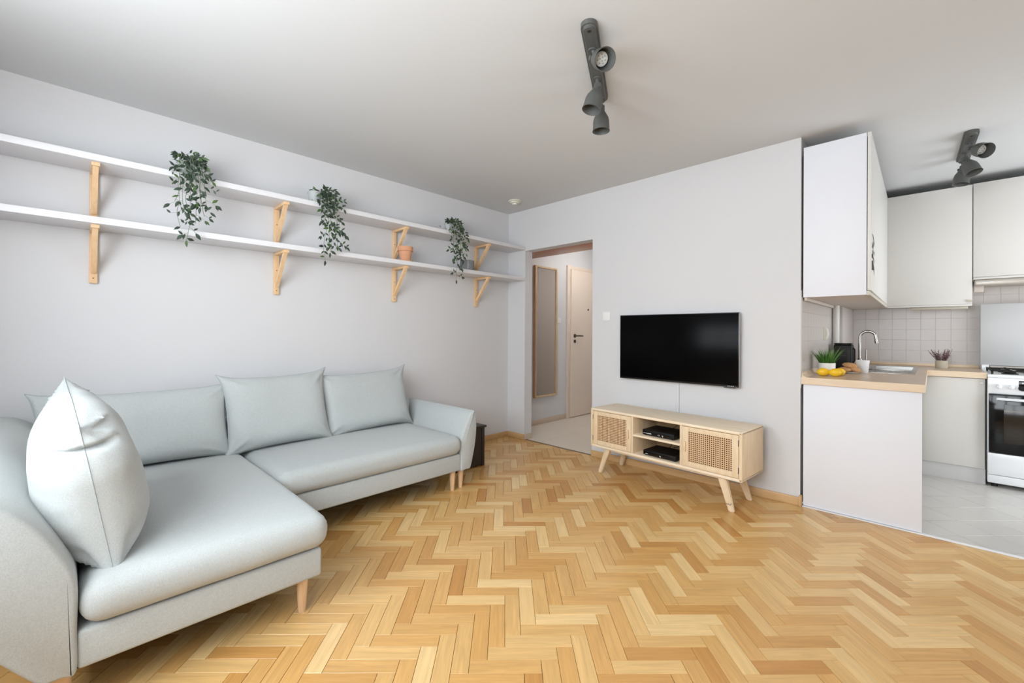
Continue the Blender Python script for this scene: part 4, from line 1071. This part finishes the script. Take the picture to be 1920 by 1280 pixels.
part('soil', lathe(BM(), [(.035, .055), (.035, .06)], 24, t), m_soil, he)
rnd = random.Random(21); tw = BM(); fl = BM()
for i in range(46):
    a = rnd.uniform(0, 2*PI); tl = rnd.uniform(.1, .75); L_ = rnd.uniform(.07, .125); d = Vector((math.cos(a)*tl, math.sin(a)*tl, 1)).normalized(); p0 = Vector((*hp, WT+.055))+Vector((math.cos(a), math.sin(a), 0))*.02
    tube(tw, [p0, p0+d*L_], .001, 4)
    for k in range(24):
        f = .2+.8*k/23; p = p0+d*L_*f; e = Vector((rnd.uniform(-1, 1), rnd.uniform(-1, 1), rnd.uniform(-.2, 1))).normalized()
        s = e.cross(d); s = s.normalized()*.0022 if s.length > .01 else Vector((.002, 0, 0)); q = p+e*.014*(1.15-f*.5)
        fl.faces.new([fl.verts.new(p-s), fl.verts.new(q), fl.verts.new(p+s)])
part('twigs', tw, m_heath2, he, kind='stuff'); part('flowers', fl, m_heath, he, 0, kind='stuff')
def lemon(c, ax, label):
    t = BM(); n = 22; prof = []
    for i in range(n+1):
        f = i/n; x = -1+2*f; r = math.sqrt(max(0, 1-x*x))**1.0
        prof.append((max(.0004, .0275*r**.9), .036*x))
    prof = [(.0004, -.0405), (.004, -.0395), (.0065, -.0365)]+[p for p in prof if p[0] > .009]+[(.0065, .0365), (.004, .0398), (.0004, .041)]
    m = Vector((0, 0, 1)).rotation_difference(Vector(ax).normalized()).to_matrix().to_4x4()
    r = thing('lemon', label, 'lemon', c, 0, 'lemons on the worktop', local=True)
    tt = Matrix.Translation((0, 0, .0275)) @ m
    part('peel', lathe(BM(), prof, 28, tt), m_lemon, r, 70)
    part('stem_end', lathe(BM(), [(.003, .0405), (.002, .0425)], 8, tt), m_heath2, r)
lemon((2.892, .215, WT), (1, .25, .05), 'lemon on the worktop in front of the white grass pot, furthest left')
lemon((2.958, .215, WT), (1, -.1, .02), 'foremost lemon on the worktop, in the middle of the three')
lemon((2.972, .285, WT), (.9, .5, .1), 'lemon half hidden behind the foremost one')
pc = (3.0, .60)
pl = solo('plate', lathe(BM(), [(.035, 0), (.04, .003), (.062, .012), (.064, .014), (.061, .0145), (.04, .006), (.001, .005)], 40, Matrix.Translation((*pc, WT))), m_plate, 'small white plate holding brown cookies', 'plate', (*pc, WT))
def cookie(c, r, hgt, tilt, seed, label):
    t = BM(); bmesh.ops.create_icosphere(t, subdivisions=4, radius=1)
    for v in t.verts:
        n = noise.noise(v.co*3.2+Vector((seed, 0, 0)))*.08+noise.noise(v.co*9+Vector((0, seed, 0)))*.05
        k = 1+n; v.co = Vector((v.co.x*r*k, v.co.y*r*k, v.co.z*hgt/2*(1+n*1.5)))
    bmesh.ops.transform(t, matrix=Matrix.Translation((0, 0, hgt/2)) @ Matrix.Rotation(tilt[0], 4, 'X') @ Matrix.Rotation(tilt[1], 4, 'Y'), verts=t.verts)
    o = finish('cookie', t, m_cookie, 80); o.location = c; tag(o, label, 'cookie', 'cookies on the plate')
cookie((2.975, .572, WT+.012), .041, .036, (.1, .05), 1, 'brown cookie low on the front left of the plate')
cookie((3.032, .588, WT+.012), .036, .036, (0, .35), 4, 'brown cookie at the right edge of the plate beside the cup')
cookie((2.995, .645, WT+.013), .038, .036, (-.1, 0), 7, 'brown cookie at the back of the plate')
cookie((2.998, .60, WT+.042), .046, .036, (.12, .12), 9, 'brown cookie lying on top of the others')
cu = thing('white_cup', 'plain white tapered cup on the worktop in front of the faucet', 'cup', (3.058, .75, WT))
part('cup_body', lathe(BM(), [(.033, 0), (.035, .003), (.0425, .095), (.040, .095), (.0335, .012), (.001, .01)], 36, Matrix.Translation((3.058, .75, WT))), m_cup, cu)
